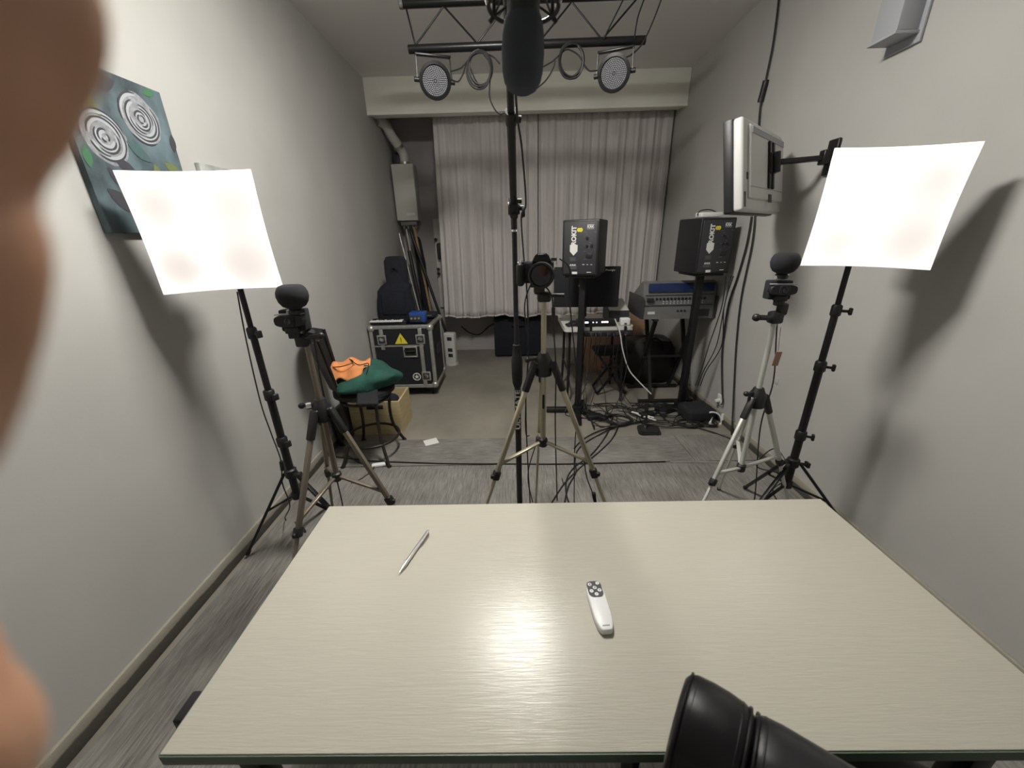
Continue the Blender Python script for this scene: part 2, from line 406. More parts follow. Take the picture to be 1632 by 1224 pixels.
# remote control
t = thing('remote_control', 'small white remote control with black button pad on the white table', 'remote control', (.1655, .588, .7505), (0, 0, .07))
def rrect(w, h, r, n=6):
    out = []
    for (sx, sy, a0) in ((1, 1, 0), (-1, 1, 90), (-1, -1, 180), (1, -1, 270)):
        for i in range(n + 1):
            q = math.radians(a0 + 90 * i / n); out.append((sx * (w / 2 - r) + r * math.cos(q), sy * (h / 2 - r) + r * math.sin(q)))
    return out
def lozenge(wt, wb, h, r):
    P = []
    for x, y in rrect(1, 1, r): P.append((x * (wb + (wt - wb) * (y + .5)), y * h))
    return P
mb = MB()
for k, (z, s) in enumerate(((0, .90), (.003, 1), (.011, 1), (.0145, .95), (.0155, .88))):
    poly = lozenge(.040, .036, .118, .3); mb.v += [V((x * s, y * (1 - (1 - s) * .35), z)) for x, y in poly]
n = len(poly)
for k in range(4):
    for i in range(n): mb.f.append((k * n + i, k * n + (i + 1) % n, (k + 1) * n + (i + 1) % n, (k + 1) * n + i))
mb.f += [tuple(range(n))[::-1], tuple(range(4 * n, 5 * n))]; mb.mi = [0] * len(mb.f); mb.sm = [True] * len(mb.f)
mb.build('body', 'white', t)
pad = MB().prism([(x, y + .036) for x, y in rrect(.032, .040, .010)], .0012, c=(0, 0, .0153)).build('button_pad', 'dgrey', t)
for i, (x, y) in enumerate(((-.009, .047), (.009, .049), (0, .038), (-.009, .030), (.009, .031), (0, .022))):
    bt = MB().lathe([(0, .0163), (.0042, .0163), (.0045, .0172), (.0038, .0180), (0, .0182)], (x, y, 0)).build('button', 'white', pad)
    MB().box((x, y, .0184), (.0022, .0009, .0004)).build('symbol', 'dgrey', bt) if i % 2 else MB().lathe([(.0008, .0181), (.0016, .0185), (.0008, .0186)], (x, y, 0), n=12).build('symbol', 'dgrey', bt)
mb = MB()
for i in range(5): mb.box((-.006 + i * .003, -.049, .0155), (.0019, .0026, .0005))
mb.build('lettering', 'dgrey', t)

# ================================================================ office chair (back seen close by)
ux = V((.80, -.60, 0)); uy = V((.60, .80, 0))
ang = math.atan2(-.60, .80)
t = thing('office_chair', 'black leather office chair with stitched padded back at the near table edge', 'chair', (.390, .150, .034), (0, 0, ang))
# local x runs along the back, local y toward the table; back stands at y about 0
def ring(z0, z1, y0, y1, r, k_):
    yc, zc = (y0 + y1) / 2, (z0 + z1) / 2; h, w__ = (z1 - z0) / 2, (y1 - y0) / 2
    return [(yc + a_ * (w__ - (1 - k_) * .05) / w__, zc + b_ * (h - (1 - k_) * .05) / h) for a_, b_ in rrect(y1 - y0, z1 - z0, r, 8)]
def cushion(x0, x1, z0, z1, y0, y1, r=.044):
    mb = MB(); st = [(x0, .80), (x0 + .004, .90), (x0 + .012, .97), (x0 + .03, 1), (x1 - .03, 1), (x1 - .012, .97), (x1 - .004, .90), (x1, .80)]
    vs = []; fs = []
    for x, k_ in st: vs += [(x, y, z) for y, z in ring(z0, z1, y0, y1, r, k_)]
    n_ = len(vs) // len(st)
    for j in range(len(st) - 1):
        for i in range(n_): fs.append((j * n_ + i, j * n_ + (i + 1) % n_, (j + 1) * n_ + (i + 1) % n_, (j + 1) * n_ + i))
    fs += [tuple(range(n_))[::-1], tuple(range((len(st) - 1) * n_, len(st) * n_))]
    return mb.raw(vs, fs, True)
bol = cushion(-.247, -.170, .47, .955, -.048, .048).build('back_bolster', 'leather', t)
main = cushion(-.174, .174, .47, .950, -.050, .050).build('back_cushion', 'leather', t)
cushion(.170, .247, .47, .955, -.048, .048).build('back_bolster', 'leather', t)
for x, par, k_ in ((-.237, bol, .935), (-.180, bol, .945), (-.164, main, .945), (.164, main, .965)):
    for dx in (-.004, .004):
        rg = ring(.47, .955 if par is bol else .950, -.048 if par is bol else -.05, .048 if par is bol else .05, .044, k_ + .012)
        MB().tube([(x + dx, y, z) for y, z in rg], .0016, 6, closed=True).build('stitched_seam', 'leather', par)
seat = MB().box((0, .23, .47), (.48, .44, .10), bev=.045, seg=4).build('seat', 'leather', t)
for s in (-1, 1):
    am = MB().tube(smooth_pts([(s * .25, .05, .50), (s * .30, .06, .56), (s * .305, .10, .64), (s * .305, .2, .655)]), .016, 8).build('armrest', 'black', t)
    MB().box((s * .305, .25, .668), (.07, .26, .032), bev=.014, seg=3).build('arm_pad', 'leather', am)
MB().cyl((0, .2, .10), (0, .2, .42), .028).build('gas_column', 'blackm', t)
for k in range(5):
    q = 2 * PI * k / 5 + .3; e_ = V((.27 * math.cos(q), .2 + .27 * math.sin(q), .075))
    l = MB().bar((0, .2, .11), e_, .045, .03, bev=.008).build('leg', 'black', t)
    MB().cyl((e_.x - .012, e_.y, .012), (e_.x + .012, e_.y, .012), .045).build('caster', 'rubber', l)

# ================================================================ tripods
def tripod(label, loc, hz, top, col_bot, feet, metal, group, ring=None, pan=None, splay=.05, clamp_t=.43, headname='tripod_head', wide=.0115):
    t = thing('tripod', label, 'tripod', (*loc, 0), group=group)
    MB().cyl((0, 0, col_bot), (0, 0, hz + .02), wide * 1.0).cyl((0, 0, hz + .02), (0, 0, top), wide * .95).build('center_column', metal, t)
    h = MB().lathe([(.022, hz - .05), (.034, hz - .045), (.036, hz + .012), (.026, hz + .03), (.02, hz + .045)], n=18)
    h.build('hub', 'black', t)
    MB().cyl((-.03, -.01, hz + .025), (-.062, -.02, hz + .025), .006).sphere((-.064, -.02, hz + .025), .012).build('crank', 'black', t)
    sp = MB().lathe([(.016, col_bot - .02), (.02, col_bot - .015), (.02, col_bot + .015), (.014, col_bot + .02)], n=14).build('brace_collar', 'black', t)
    for (R, a) in feet:
        q = math.radians(a); u = V((math.cos(q), math.sin(q), 0))
        A = u * splay + V((0, 0, hz - .02)); B = u * R + V((0, 0, .0))
        d = B - A; side = V((-u.y, u.x, 0))
        P = A + d * .06; Q = A + d * clamp_t
        l = MB().bar(P, Q, .021, .017, up=side, bev=.005).build('leg', metal, t)
        MB().bar(A - d * .035, A + d * .085, .027, .026, up=side, bev=.007).bar(u * .015 + V((0, 0, hz - .0)), A - d * .02, .026, .03, up=side, bev=.006).build('leg_shoulder', 'black', l)
        MB().bar(Q - d * .01, Q + d * .03, .030, .027, up=side, bev=.006).box(Q + d * .012 + u * .018, (.014, .014, .018), bev=.004).build('leg_clamp', 'black', l)
        MB().bar(Q, B - d * .02, .0145, .012, up=side, bev=.003).build('lower_leg', metal, l)
        MB().bar(B - d * .035, B - V((0, 0, -.010)), .02, .02, up=side, bev=.006).build('foot', 'rubber', l)
        MB().bar(V((0, 0, col_bot)) + u * .015, A + d * (clamp_t - .04), .017, .011, bev=.003).build('brace', metal, t)
    return t
tc_ = tripod('champagne gold tripod in the centre carrying the black photo camera', (.106, 1.45), 1.02, 1.27, .665,
             [(.44, -156), (.45, -22), (.38, 92)], 'champagne', 'tripods behind the table')
MB().box((0, 0, 1.285), (.05, .05, .035), bev=.008).box((-.018, 0, 1.32), (.04, .04, .05), bev=.008).cyl((.02, 0, 1.29), (.075, -.01, 1.29), .008).build('pan_head', 'black', tc_)
MB().box((0, -.0125, .86), (.009, .002, .062)).build('sticker', 'black', tc_)
tl = tripod('bronze brown tripod in front of the left wall carrying a webcam', (-.768, 1.35), .885, 1.15, .575,
            [(.47, -106), (.46, -12), (.40, 129)], 'bronze', 'tripods behind the table')
MB().box((-.012, 0, 1.165), (.045, .04, .05), bev=.008).cyl((.01, 0, 1.185), (.02, -.0, 1.20), .02).cyl((.01, -.01, 1.175), (.07, -.03, 1.185), .0085).sphere((.074, -.031, 1.186), .012).build('pan_head', 'black', tl)
MB().cyl((-.03, -.012, .905), (-.046, -.02, .905), .016).build('crank_cap', 'chrome', tl)
tr = tripod('silver white tripod beside the right wall carrying a webcam', (1.075, 1.58), .80, 1.14, .43,
            [(.46, -148), (.40, 8), (.42, 68)], 'silver', 'tripods behind the table')
MB().box((.0, 0, 1.16), (.05, .045, .05), bev=.01).cyl((-.02, -.01, 1.16), (-.085, -.02, 1.165), .011).sphere((-.09, -.02, 1.165), .016).box((.02, 0, 1.195), (.03, .04, .05), bev=.008).build('pan_head', 'black', tr)
MB().cyl((.022, -.015, 1.12), (.032, -.018, 1.02), .0012).box((.035, -.018, .985), (.035, .004, .062), (0, .12, .3), bev=.002).build('hang_tag', 'card', tr)

# ---------------------------------------------------------------- webcams with foam microphones
def webcam(label, loc, rz, tilt=-.05):
    t = thing('webcam', label, 'webcam', loc, (tilt, 0, rz), group='webcams on the side tripods')
    # local -y looks at the table
    prof = []
    mb = MB()
    n = 20; poly = []
    for i in range(n):
        q = 2 * PI * i / n; c_ = math.cos(q); s_ = math.sin(q)
        poly.append((.050 * math.copysign(abs(c_) ** .75, c_), .0215 * math.copysign(abs(s_) ** .62, s_)))
    R = Matrix(((1, 0, 0), (0, 0, 1), (0, 1, 0)))
    vs = []
    for y, s in ((.016, .86), (.010, 1), (-.012, 1), (-.018, .93)):
        for x, z in poly: vs.append((x * s, y, z * s))
    fs = [tuple(range(n)), tuple(range(3 * n, 4 * n))[::-1]]
    for k in range(3):
        for i in range(n): fs.append((k * n + i, k * n + (i + 1) % n, (k + 1) * n + (i + 1) % n, (k + 1) * n + i))
    mb.raw(vs, fs, True).build('body', 'black', t)
    ln = MB().prism(rrect(.038, .036, .010), .004, R=Matrix(((1, 0, 0), (0, 0, -1), (0, 1, 0))), c=(0, -.0175, 0)).build('lens_plate', 'dgrey', t)
    MB().prism(rrect(.0335, .0315, .009), .002, R=Matrix(((1, 0, 0), (0, 0, -1), (0, 1, 0))), c=(0, -.0212, 0)).build('lens_surround', 'black', ln)
    MB().lathe([(.009, 0), (.0115, .002), (.009, .003), (.006, .0015), (0, .001)], (0, -.0225, 0), (0, -1, 0)).build('lens', 'glass', ln)
    MB().box((0, .002, .0222), (.09, .026, .003), bev=.001).build('top_strip', 'lgrey', t)
    MB().box((.0, .040, -.002), (.084, .056, .076), bev=.007).build('rear_clamp', 'matte', t)
    MB().box((0, .005, -.033), (.045, .035, .024), bev=.006).box((0, .008, -.052), (.034, .03, .022), bev=.005).build('clip', 'black', t)
    return t
def foam(label, loc, tilt):
    t = thing('foam_microphone', label, 'microphone', loc, tilt, group='foam microphones above the webcams')
    MB().lathe([(.0, .008), (.020, .010), (.036, .018), (.046, .033), (.0505, .050), (.0495, .064), (.044, .077), (.038, .0845), (.033, .087), (.028, .085), (.015, .081), (0, .0795)], n=36).build('foam_cover', 'foam', t)
    MB().lathe([(.012, -.012), (.022, -.008), (.024, .004), (.018, .012)], n=20).build('base', 'black', t)
    MB().cyl((-.022, -.004, -.004), (-.028, -.006, -.004), .007).build('knob', 'chrome', t)
    return t
wl = at_depth(463, 511, 1.30); webcam('black webcam on the bronze tripod by the left wall', wl, .12)
foam('black foam ball microphone above the left webcam', at_depth(471, 496, 1.305) , (0, .03, 0))
wr = at_depth(1247, 462, 1.56); webcam('black webcam on the silver tripod by the right wall', wr, -.16)
foam('black foam ball microphone above the right webcam', at_depth(1246, 440, 1.565), (0, .02, 0))

# ---------------------------------------------------------------- photo camera
t = thing('camera', 'black interchangeable-lens photo camera on the centre tripod', 'camera', at_depth(858, 455, 1.43), (-.03, 0, -.10))
MB().box((-.004, .0, .047), (.118, .034, .076), bev=.010, seg=3).build('body', 'matte', t)
MB().box((-.064, -.008, .040), (.030, .052, .082), bev=.013, seg=3).build('grip', 'black', t)
MB().prism([(-.034, 0), (.034, 0), (.024, .020), (.015, .027), (-.015, .027), (-.024, .020)], .05, R=Matrix(((1, 0, 0), (0, 0, -1), (0, 1, 0))), c=(0.012, .028, .084)).build('viewfinder_hump', 'black', t)
MB().box((.012, -.023, .1065), (.028, .014, .006), bev=.002).build('hump_badge', 'dgrey', t)
ln = MB().lathe([(.036, -.015), (.038, 0), (.038, .018), (.042, .022), (.043, .058), (.0445, .062), (.0445, .078), (.041, .080), (.037, .079), (.034, .070)], (.016, -.012, .040), (-.05, -1, .0), n=32).build('lens_barrel', 'black', t)
MB().lathe([(.0335, .072), (.026, .066), (.015, .062), (0, .060)], (.016, -.012, .040), (-.05, -1, 0), n=28).build('front_element', 'glass', ln)
mb = MB()
for k in range(3): mb.lathe([(.0435, .028 + k * .009), (.0447, .030 + k * .009), (.0447, .034 + k * .009), (.0435, .036 + k * .009)], (.016, -.012, .040), (-.05, -1, 0), n=32)
mb.build('focus_ring', 'rubber', ln)
MB().cyl((-.06, -.012, .082), (-.06, -.012, .089), .008).build('shutter_button', 'chrome', t)
MB().cyl((.055, .0, .085), (.055, .0, .095), .011).build('mode_dial', 'dgrey', t)
for x in (-.075, .062): MB().lathe([(.004, 0), (.006, .001), (.006, .003), (.004, .004)], (x, -.004, .078), (1, 0, 0), n=12).build('strap_lug', 'chrome', t)
MB().box((0, .005, .001), (.06, .045, .014), bev=.004).build('quick_release_plate', 'black', t)
cable('camera_cable', 'black cable running from the centre camera down to the carpet', [(.16, 1.44, 1.42), (.20, 1.45, 1.38), at_depth(908, 480, 1.5), at_depth(920, 620, 1.5), (.27, 1.6, .5), (.30, 1.75, .02), (.28, 2.1, .014)], .0026)
cable('hanging_cable', 'black cable with inline connector hanging beside the centre tripod column', [at_depth(868, 455, 1.43), at_depth(880, 475, 1.4), at_depth(882, 520, 1.4), at_depth(886, 590, 1.4), at_depth(885, 680, 1.42), at_depth(888, 798, 1.45)], .0028)
MB_ = MB().cyl(at_depth(882, 490, 1.4), at_depth(882, 510, 1.4), .007); tag(MB_.build('cable_connector', 'black'), 'small black inline connector on the cable beside the centre camera', 'connector')
cable('dangling_lead', 'short black lead ending in a plug beside the lower microphone stand', [at_depth(845, 455, 1.46), at_depth(836, 490, 1.47), at_depth(842, 560, 1.5), at_depth(838, 640, 1.5), at_depth(838, 690, 1.5), at_depth(844, 694, 1.5)], .0025)
cable('tripod_lead', 'black lead hanging under the right leg brace of the centre tripod', [at_depth(931, 735, 1.32), at_depth(935, 760, 1.33), at_depth(943, 782, 1.33), at_depth(946, 790, 1.33)], .0025)
cable('thin_lead', 'thin black lead curling down left of the centre tripod rear leg', [at_depth(853, 712, 1.5), at_depth(843, 745, 1.5), at_depth(842, 770, 1.5), at_depth(849, 800, 1.5)], .0025)
tag(MB().cyl(at_depth(946, 786, 1.33), at_depth(949, 803, 1.33), .009, .006).build('cable_plug', 'rubber'), 'black jack plug hanging at the end of the tripod lead', 'plug')
cable('webcam_cable', 'black cable hanging from the right webcam to the carpet', [at_depth(1239, 500, 1.57), at_depth(1237, 540, 1.6), at_depth(1232, 610, 1.62), at_depth(1212, 680, 1.62), at_depth(1205, 770, 1.6), at_depth(1202, 800, 1.62)], .003)
cable('webcam_cable', 'black cable hanging from the left webcam to the carpet', [at_depth(500, 535, 1.36), at_depth(510, 600, 1.38), at_depth(522, 660, 1.4), at_depth(532, 740, 1.42), at_depth(545, 800, 1.45), at_depth(547, 815, 1.46)], .003)

# ---------------------------------------------------------------- softbox lights
def softbox(label, corners, stand, hub_z, low_z, feet, cols, group):
    c0 = sum(corners, V()) / 4
    ex = ((corners[1] - corners[0]) + (corners[2] - corners[3])).normalized()
    ez = ((corners[0] - corners[3]) + (corners[1] - corners[2])); ez = (ez - ex * ez.dot(ex)).normalized()
    ny = ez.cross(ex)                       # away from the camera
    R = Matrix((ex, ny, ez)).transposed()
    t = thing('softbox_light', label, 'studio light', (stand[0], stand[1], 0), group=group)
    w_ = .405 / 2
    def put(mb, name, m, par=t):
        o = mb.build(name, m, par)
        return o
    # the head is a part of its own with a local frame
    head = MB().box((0, .15, -.01), (.07, .09, .07), bev=.012).cyl((0, .12, 0), (0, .06, 0), .045, .05).build('lamp_head', 'black', t)
    head.rotation_euler = R.to_euler(); head.location = c0 - V(t.location)
    n = 12; vs = []; fs = []
    for j in range(n + 1):
        for i in range(n + 1):
            a_ = 2 * i / n - 1; b_ = 2 * j / n - 1
            pin = 1 - .028 * (1 - b_ * b_) ; pinz = 1 - .028 * (1 - a_ * a_)
            vs.append((a_ * w_ * pin, -.012 * (1 - a_ * a_) * (1 - b_ * b_), b_ * w_ * pinz))
    for j in range(n):
        for i in range(n): k = j * (n + 1) + i; fs.append((k, k + 1, k + n + 2, k + n + 1))
    d = MB().raw(vs, fs, True).build('diffuser', 'diffuser', t)
    edge = [vs[i] for i in range(n + 1)] + [vs[j * (n + 1) + n] for j in range(1, n + 1)] + [vs[n * (n + 1) + i] for i in range(n - 1, -1, -1)] + [vs[j * (n + 1)] for j in range(n - 1, 0, -1)]
    rm = MB().tube(edge, .0035, 6, closed=True).build('piping', 'rim', t)
    hv = [(x, .004, z) for x, y, z in edge]; m_ = len(hv); s2 = .17
    hv2 = [(x * .86, .07, z * .86) for x, y, z in edge]; hv3 = [(x * s2, .145, z * s2) for x, y, z in edge]
    vs2 = hv + hv2 + hv3; fs2 = []
    for k in range(2):
        for i in range(m_): fs2.append((k * m_ + i, k * m_ + (i + 1) % m_, (k + 1) * m_ + (i + 1) % m_, (k + 1) * m_ + i))
    hd = MB().raw(vs2, fs2, True).build('hood', 'matte', t)
    for o_ in (d, rm, hd): o_.rotation_euler = R.to_euler(); o_.location = c0 - V(t.location)
    bk = c0 + ny * .16 - V(t.location)
    top = bk.z - .03
    MB().cyl((0, 0, top - .02), (bk.x, bk.y, bk.z - .01), .012).build('tilt_joint', 'black', t)
    zs = [low_z] + cols + [top]
    for k in range(len(zs) - 1):
        r = (.0175, .0165, .0135, .0105, .009)[min(k, 4)]
        p_ = MB().cyl((0, 0, zs[k]), (0, 0, zs[k + 1]), r).build('pole', 'blackm', t)
        if k < len(zs) - 2:
            z = zs[k + 1]
            c_ = MB().lathe([(r + .003, z - .03), (r + .006, z - .026), (r + .006, z + .012), (r + .001, z + .018)], n=16).build('collar', 'black', p_)
            MB().cyl((.01, -.006, z - .008), (.036, -.02, z - .008), .006).box((.042, -.023, z - .008), (.012, .024, .03), (0, 0, -.5), bev=.004).build('knob', 'black', c_)
    MB().lathe([(.024, hub_z - .02), (.027, hub_z - .015), (.027, hub_z + .02), (.02, hub_z + .026)], n=18).cyl((.02, -.01, hub_z), (.05, -.02, hub_z), .007).box((.055, -.022, hub_z), (.014, .03, .028), bev=.004).build('leg_collar', 'black', t)
    MB().lathe([(.024, low_z - .012), (.024, low_z + .02), (.02, low_z + .024)], n=18).build('brace_collar', 'black', t)
    for (R_, a) in feet:
        q = math.radians(a); u = V((math.cos(q), math.sin(q), 0))
        A = u * .03 + V((0, 0, hub_z)); B = u * R_ + V((0, 0, .018)); mid = A + (B - A) * .45
        l = MB().bar(A, B, .02, .013, bev=.003).build('leg', 'blackm', t)
        MB().bar(B - (B - A) * .05, B, .024, .019, bev=.006).build('foot', 'rubber', l)
        MB().bar(u * .02 + V((0, 0, low_z)), mid, .015, .008, bev=.002).build('brace', 'blackm', t)
    return t
def qd(L): return [V(p) for p in L]
k = .405 / .5
Lc = [EYE + (V(p) - EYE) * k for p in ((-1.624, 1.755, 1.773), (-1.138, 1.875, 1.782), (-1.147, 1.903, 1.307), (-1.632, 1.783, 1.298))]
Rc = [EYE + (V(p) - EYE) * (k - .01) for p in ((1.455, 2.005, 1.827), (1.925, 1.837, 1.808), (1.928, 1.85, 1.317), (1.458, 2.018, 1.336))]
softbox('lit square softbox lamp on a black stand at the left wall', Lc, (-1.10, 1.55), .46, .33, [(.300, -168), (.40, -14), (.30, 100)],
        [.64, .875, 1.155], 'softbox lights')
softbox('lit square softbox lamp on a black stand at the right wall', Rc, (1.36, 1.63), .42, .29, [(.36, -25), (.40, -155), (.34, 85)],
        [.58, .93, 1.18], 'softbox lights')
cable('lamp_cable', 'black lamp cord with switch hanging beside the left softbox stand', [at_depth(378, 465, 1.62), at_depth(392, 540, 1.62), at_depth(415, 640, 1.6), at_depth(432, 690, 1.6), at_depth(448, 735, 1.58), at_depth(450, 770, 1.55), at_depth(462, 805, 1.52), at_height(455, 828, .015), at_height(482, 840, .012), at_height(486, 848, .012), at_height(470, 832, .012)], .003)
tag(MB().box(at_depth(450, 742, 1.585), (.018, .02, .055), (0, .1, 0), bev=.005).build('cord_switch', 'black'), 'black inline switch on the cord of the left softbox lamp', 'switch')
cable('lamp_cable', 'black lamp cord looping on the carpet beside the right softbox stand', [(1.345, 1.63, .40), at_depth(1235, 715, 1.72), at_depth(1208, 735, 1.74), at_depth(1210, 746, 1.74), at_depth(1238, 753, 1.72), at_depth(1256, 762, 1.70), at_depth(1232, 780, 1.70), at_depth(1240, 800, 1.72)], .003)

# ---------------------------------------------------------------- microphone stand with boom
t = thing('microphone_stand', 'tall black boom microphone stand with white lettering behind the table', 'microphone stand', (0, 1.6, 0))
MB().lathe([(.125, 0), (.13, .006), (.128, .018), (.03, .03), (.02, .05)], n=36).build('base', 'blackm', t)
MB().cyl((0, 0, .04), (0, 0, .90), .0145).build('lower_tube', 'black', t)
MB().lathe([(.016, .865), (.022, .885), (.0245, .93), (.0245, .99), (.019, 1.02), (.016, 1.055), (.0165, 1.06), (.012, 1.062)], n=20).build('grip', 'rubber', t)
MB().cyl((0, 0, 1.05), (0, 0, 1.56), .0105).build('upper_tube', 'black', t)
MB().cyl((0, 0, 1.515), (0, 0, 1.523), .0125).build('locking_ring', 'chrome', t)
MB().box((0, 0, 1.585), (.03, .035, .05), bev=.008).cyl((-.022, 0, 1.60), (.022, 0, 1.60), .024).cyl((.022, 0, 1.60), (.038, 0, 1.60), .01).build('clutch', 'black', t)
MB().cyl((.03, -.004, 1.585), (.042, -.004, 1.585), .022, .017).build('knob', 'black', t)
b0 = V((-.001, .03, 1.57)); b1 = V((-.006, -.86, 2.085))
arm = MB().tube([b0 - (b1 - b0) * .10, b0 + (b1 - b0) * .45], .0125, 14).tube([b0 + (b1 - b0) * .45, b1], .0095, 14).build('boom_arm', 'black', t)
q = b0 + (b1 - b0) * .13
MB().bar(b0 + (b1 - b0) * .02, b0 + (b1 - b0) * .10, .034, .036, bev=.006).cyl(q - V((.0, 0, 0)) + V((.01, 0, -.02)), q + V((.03, 0, -.02)), .009).build('boom_clamp', 'black', arm)
q = b0 + (b1 - b0) * .45
MB().tube([q - (b1 - b0) * .02, q + (b1 - b0) * .02], .016, 14).cyl(q + V((.012, 0, -.004)), q + V((.028, 0, -.006)), .009).build('boom_collar', 'black', arm)
mb = MB(); R = Matrix(((0, 0, 1), (0, 1, 0), (1, 0, 0)))
R = Matrix(((0, -1, 0), (0, 0, -1), (1, 0, 0)))        # text runs up the tube, facing the table
add_text(mb, 'ULTIMATE', .030, R, (.000, -.0150, .755), sx=1.45, bold=.0006, depth=.0004)
mb.build('lettering', 'print', t)
cable('microphone_cable', 'black cable running along the boom and down the microphone stand', [(.004, .82, 2.08), at_depth(818, 60, 1.0), at_depth(824, 180, 1.18), at_depth(832, 240, 1.3), at_depth(838, 325, 1.5), at_depth(831, 345, 1.56), at_depth(834, 400, 1.56), at_depth(840, 470, 1.56), at_depth(842, 560, 1.55), at_depth(838, 650, 1.55), (.05, 1.55, .3), (.07, 1.5, .05), (.09, 1.7, .014)], .003)

# ---------------------------------------------------------------- hanging studio microphone
mc = V((.016, .70, 1.70))
t = thing('studio_microphone', 'large black foam-covered studio microphone hanging upside down in a shock mount', 'microphone', mc, (-.02, .03, 0))
MB().lathe([(0, 0), (.012, .0012), (.021, .006), (.0275, .016), (.0305, .030), (.0315, .050), (.0305, .072), (.028, .086), (.0255, .093), (0, .095)], n=36).build('foam_cover', 'windscreen', t)
MB().lathe([(.0235, .088), (.0235, .20), (.018, .21), (0, .212)], n=28).build('body', 'dgrey', t)
ringm = MB()
for z, r in ((.105, .050), (.150, .050)): ringm.tube([(r * math.cos(2 * PI * i / 32), r * math.sin(2 * PI * i / 32), z) for i in range(32)], .0032, 7, closed=True)
for k_ in range(6):
    q = PI / 6 + PI * k_ / 3
    ringm.cyl((.050 * math.cos(q), .050 * math.sin(q), .105), (.050 * math.cos(q), .050 * math.sin(q), .15), .0028)
    ringm.cyl((.050 * math.cos(q), .050 * math.sin(q), .105), (.058 * math.cos(q), .058 * math.sin(q), .100), .0032)
sm_ = ringm.build('shock_mount', 'blackm', t)
el = MB()
for k_ in range(6):
    q = PI / 6 + PI * k_ / 3; q2 = q + PI / 6
    for z0, z1 in ((.105, .118), (.15, .138)): el.tube(smooth_pts([(.05 * math.cos(q), .05 * math.sin(q), z0), (.03 * math.cos(q2), .03 * math.sin(q2), z1), (.05 * math.cos(q + PI / 3), .05 * math.sin(q + PI / 3), z0)], 5), .0016, 6)
el.build('elastic', 'cable', sm_)
hk = MB()
for k_ in range(6):
    q = PI / 6 + PI * k_ / 3; c_ = V((.05 * math.cos(q), .05 * math.sin(q), .128))
    u = V((math.cos(q), math.sin(q), 0))
    hk.tube(smooth_pts([c_ + u * .004 + V((0, 0, .02)), c_ + u * .014 + V((0, 0, .012)), c_ + u * .012 + V((0, 0, -.006)), c_ + u * .002 + V((0, 0, -.01))], 5), .0022, 6)
hk.build('chrome_clip', 'chrome', sm_)
MB().tube(smooth_pts([(0.048, .0, .15), (.05, .02, .22), (.02, .06, .32), (-.02, .05, .378)]), .007, 8).build('swivel_arm', 'blackm', sm_)

# ================================================================ hand at the left edge of the lens
def edge_centre(px, py, D, r):
    d = ray(px, py); P = EYE + d * D
    n = (-right); n = (n - d.normalized() * n.dot(d.normalized())).normalized()
    return P + n * r

hm = MB()
def limb(nodes):
    P = smooth_pts([p for p, r in nodes], 6); n_ = len(nodes); R_ = []
    for i in range(len(P)):
        u = i / (len(P) - 1) * (n_ - 1); k_ = min(int(u), n_ - 2); f = u - k_; f = f * f * (3 - 2 * f)
        R_.append(nodes[k_][1] * (1 - f) + nodes[k_ + 1][1] * f)
    R_ = [q_ + .0005 for q_ in R_]
    hm.tube(P, 0, 18, radii=R_); hm.sphere(P[0], R_[0] * .99, 16, 10); hm.sphere(P[-1], R_[-1] * .99, 16, 10)
E_ = edge_centre
idx = [(E_(118, -110, .040, .0120), .0120), (E_(118, 0, .040, .0116), .0116), (E_(95, 105, .040, .0104), .0104), (E_(42, 205, .040, .0086), .0089),
       (E_(34, 285, .040, .0086), .0088), (E_(74, 380, .040, .0094), .0094), (E_(66, 500, .040, .0092), .0092), (E_(44, 610, .040, .0084), .0084), (E_(14, 700, .040, .0072), .0072)]
thb = [(E_(-80, 980, .046, .0078), .0074), (E_(-64, 1040, .046, .0090), .0090), (E_(-34, 1115, .046, .0100), .0100), (E_(-12, 1200, .046, .0108), .0108), (E_(4, 1320, .047, .0118), .0118)]
palm = EYE - right * .135 + fwd * .030 + down * .02
wrist = EYE - right * .185 - fwd * .02 + down * .09
kn = EYE - right * .088 + fwd * .040 - down * .075
limb([(palm, .022), (kn * .5 + palm * .5, .018), (kn, .0135), (idx[0][0] * .6 + kn * .4, .0125)] + idx)
limb([(palm + down * .02, .022), (palm * .45 + thb[-1][0] * .55 + down * .03, .018)] + thb[::-1])
limb([(palm, .024), (palm * .5 + wrist * .5, .027), (wrist, .025), (wrist - right * .05 + down * .10 - fwd * .03, .030)])
for j, ln_ in enumerate((.034, .031, .024)):
    k0 = EYE - right * (.160 + .006 * j) + fwd * .035 - down * (.030 - .018 * j)
    k1 = k0 + fwd * ln_ * .8 - right * .012; k2 = k1 - right * .022 + fwd * .004; k3 = k2 - right * .016 - fwd * .014
    limb([(palm, .018), (k0, .0105), (k1, .0092), (k2, .0082), (k3, .0068)])
ho = hm.build('hand', 'skin')
rm_ = ho.modifiers.new('one_surface', 'REMESH'); rm_.mode = 'VOXEL'; rm_.voxel_size = .0018
sm2 = ho.modifiers.new('soften', 'SMOOTH'); sm2.iterations = 3
bpy.context.view_layer.update()
dg = bpy.context.evaluated_depsgraph_get(); me2 = bpy.data.meshes.new_from_object(ho.evaluated_get(dg)); ho.modifiers.clear(); ho.data = me2
me2.polygons.foreach_set('use_smooth', [True] * len(me2.polygons))
if not me2.materials: me2.materials.append(M['skin'])
tag(ho, 'blurred bare hand with a finger across the left edge, very close', 'hand')
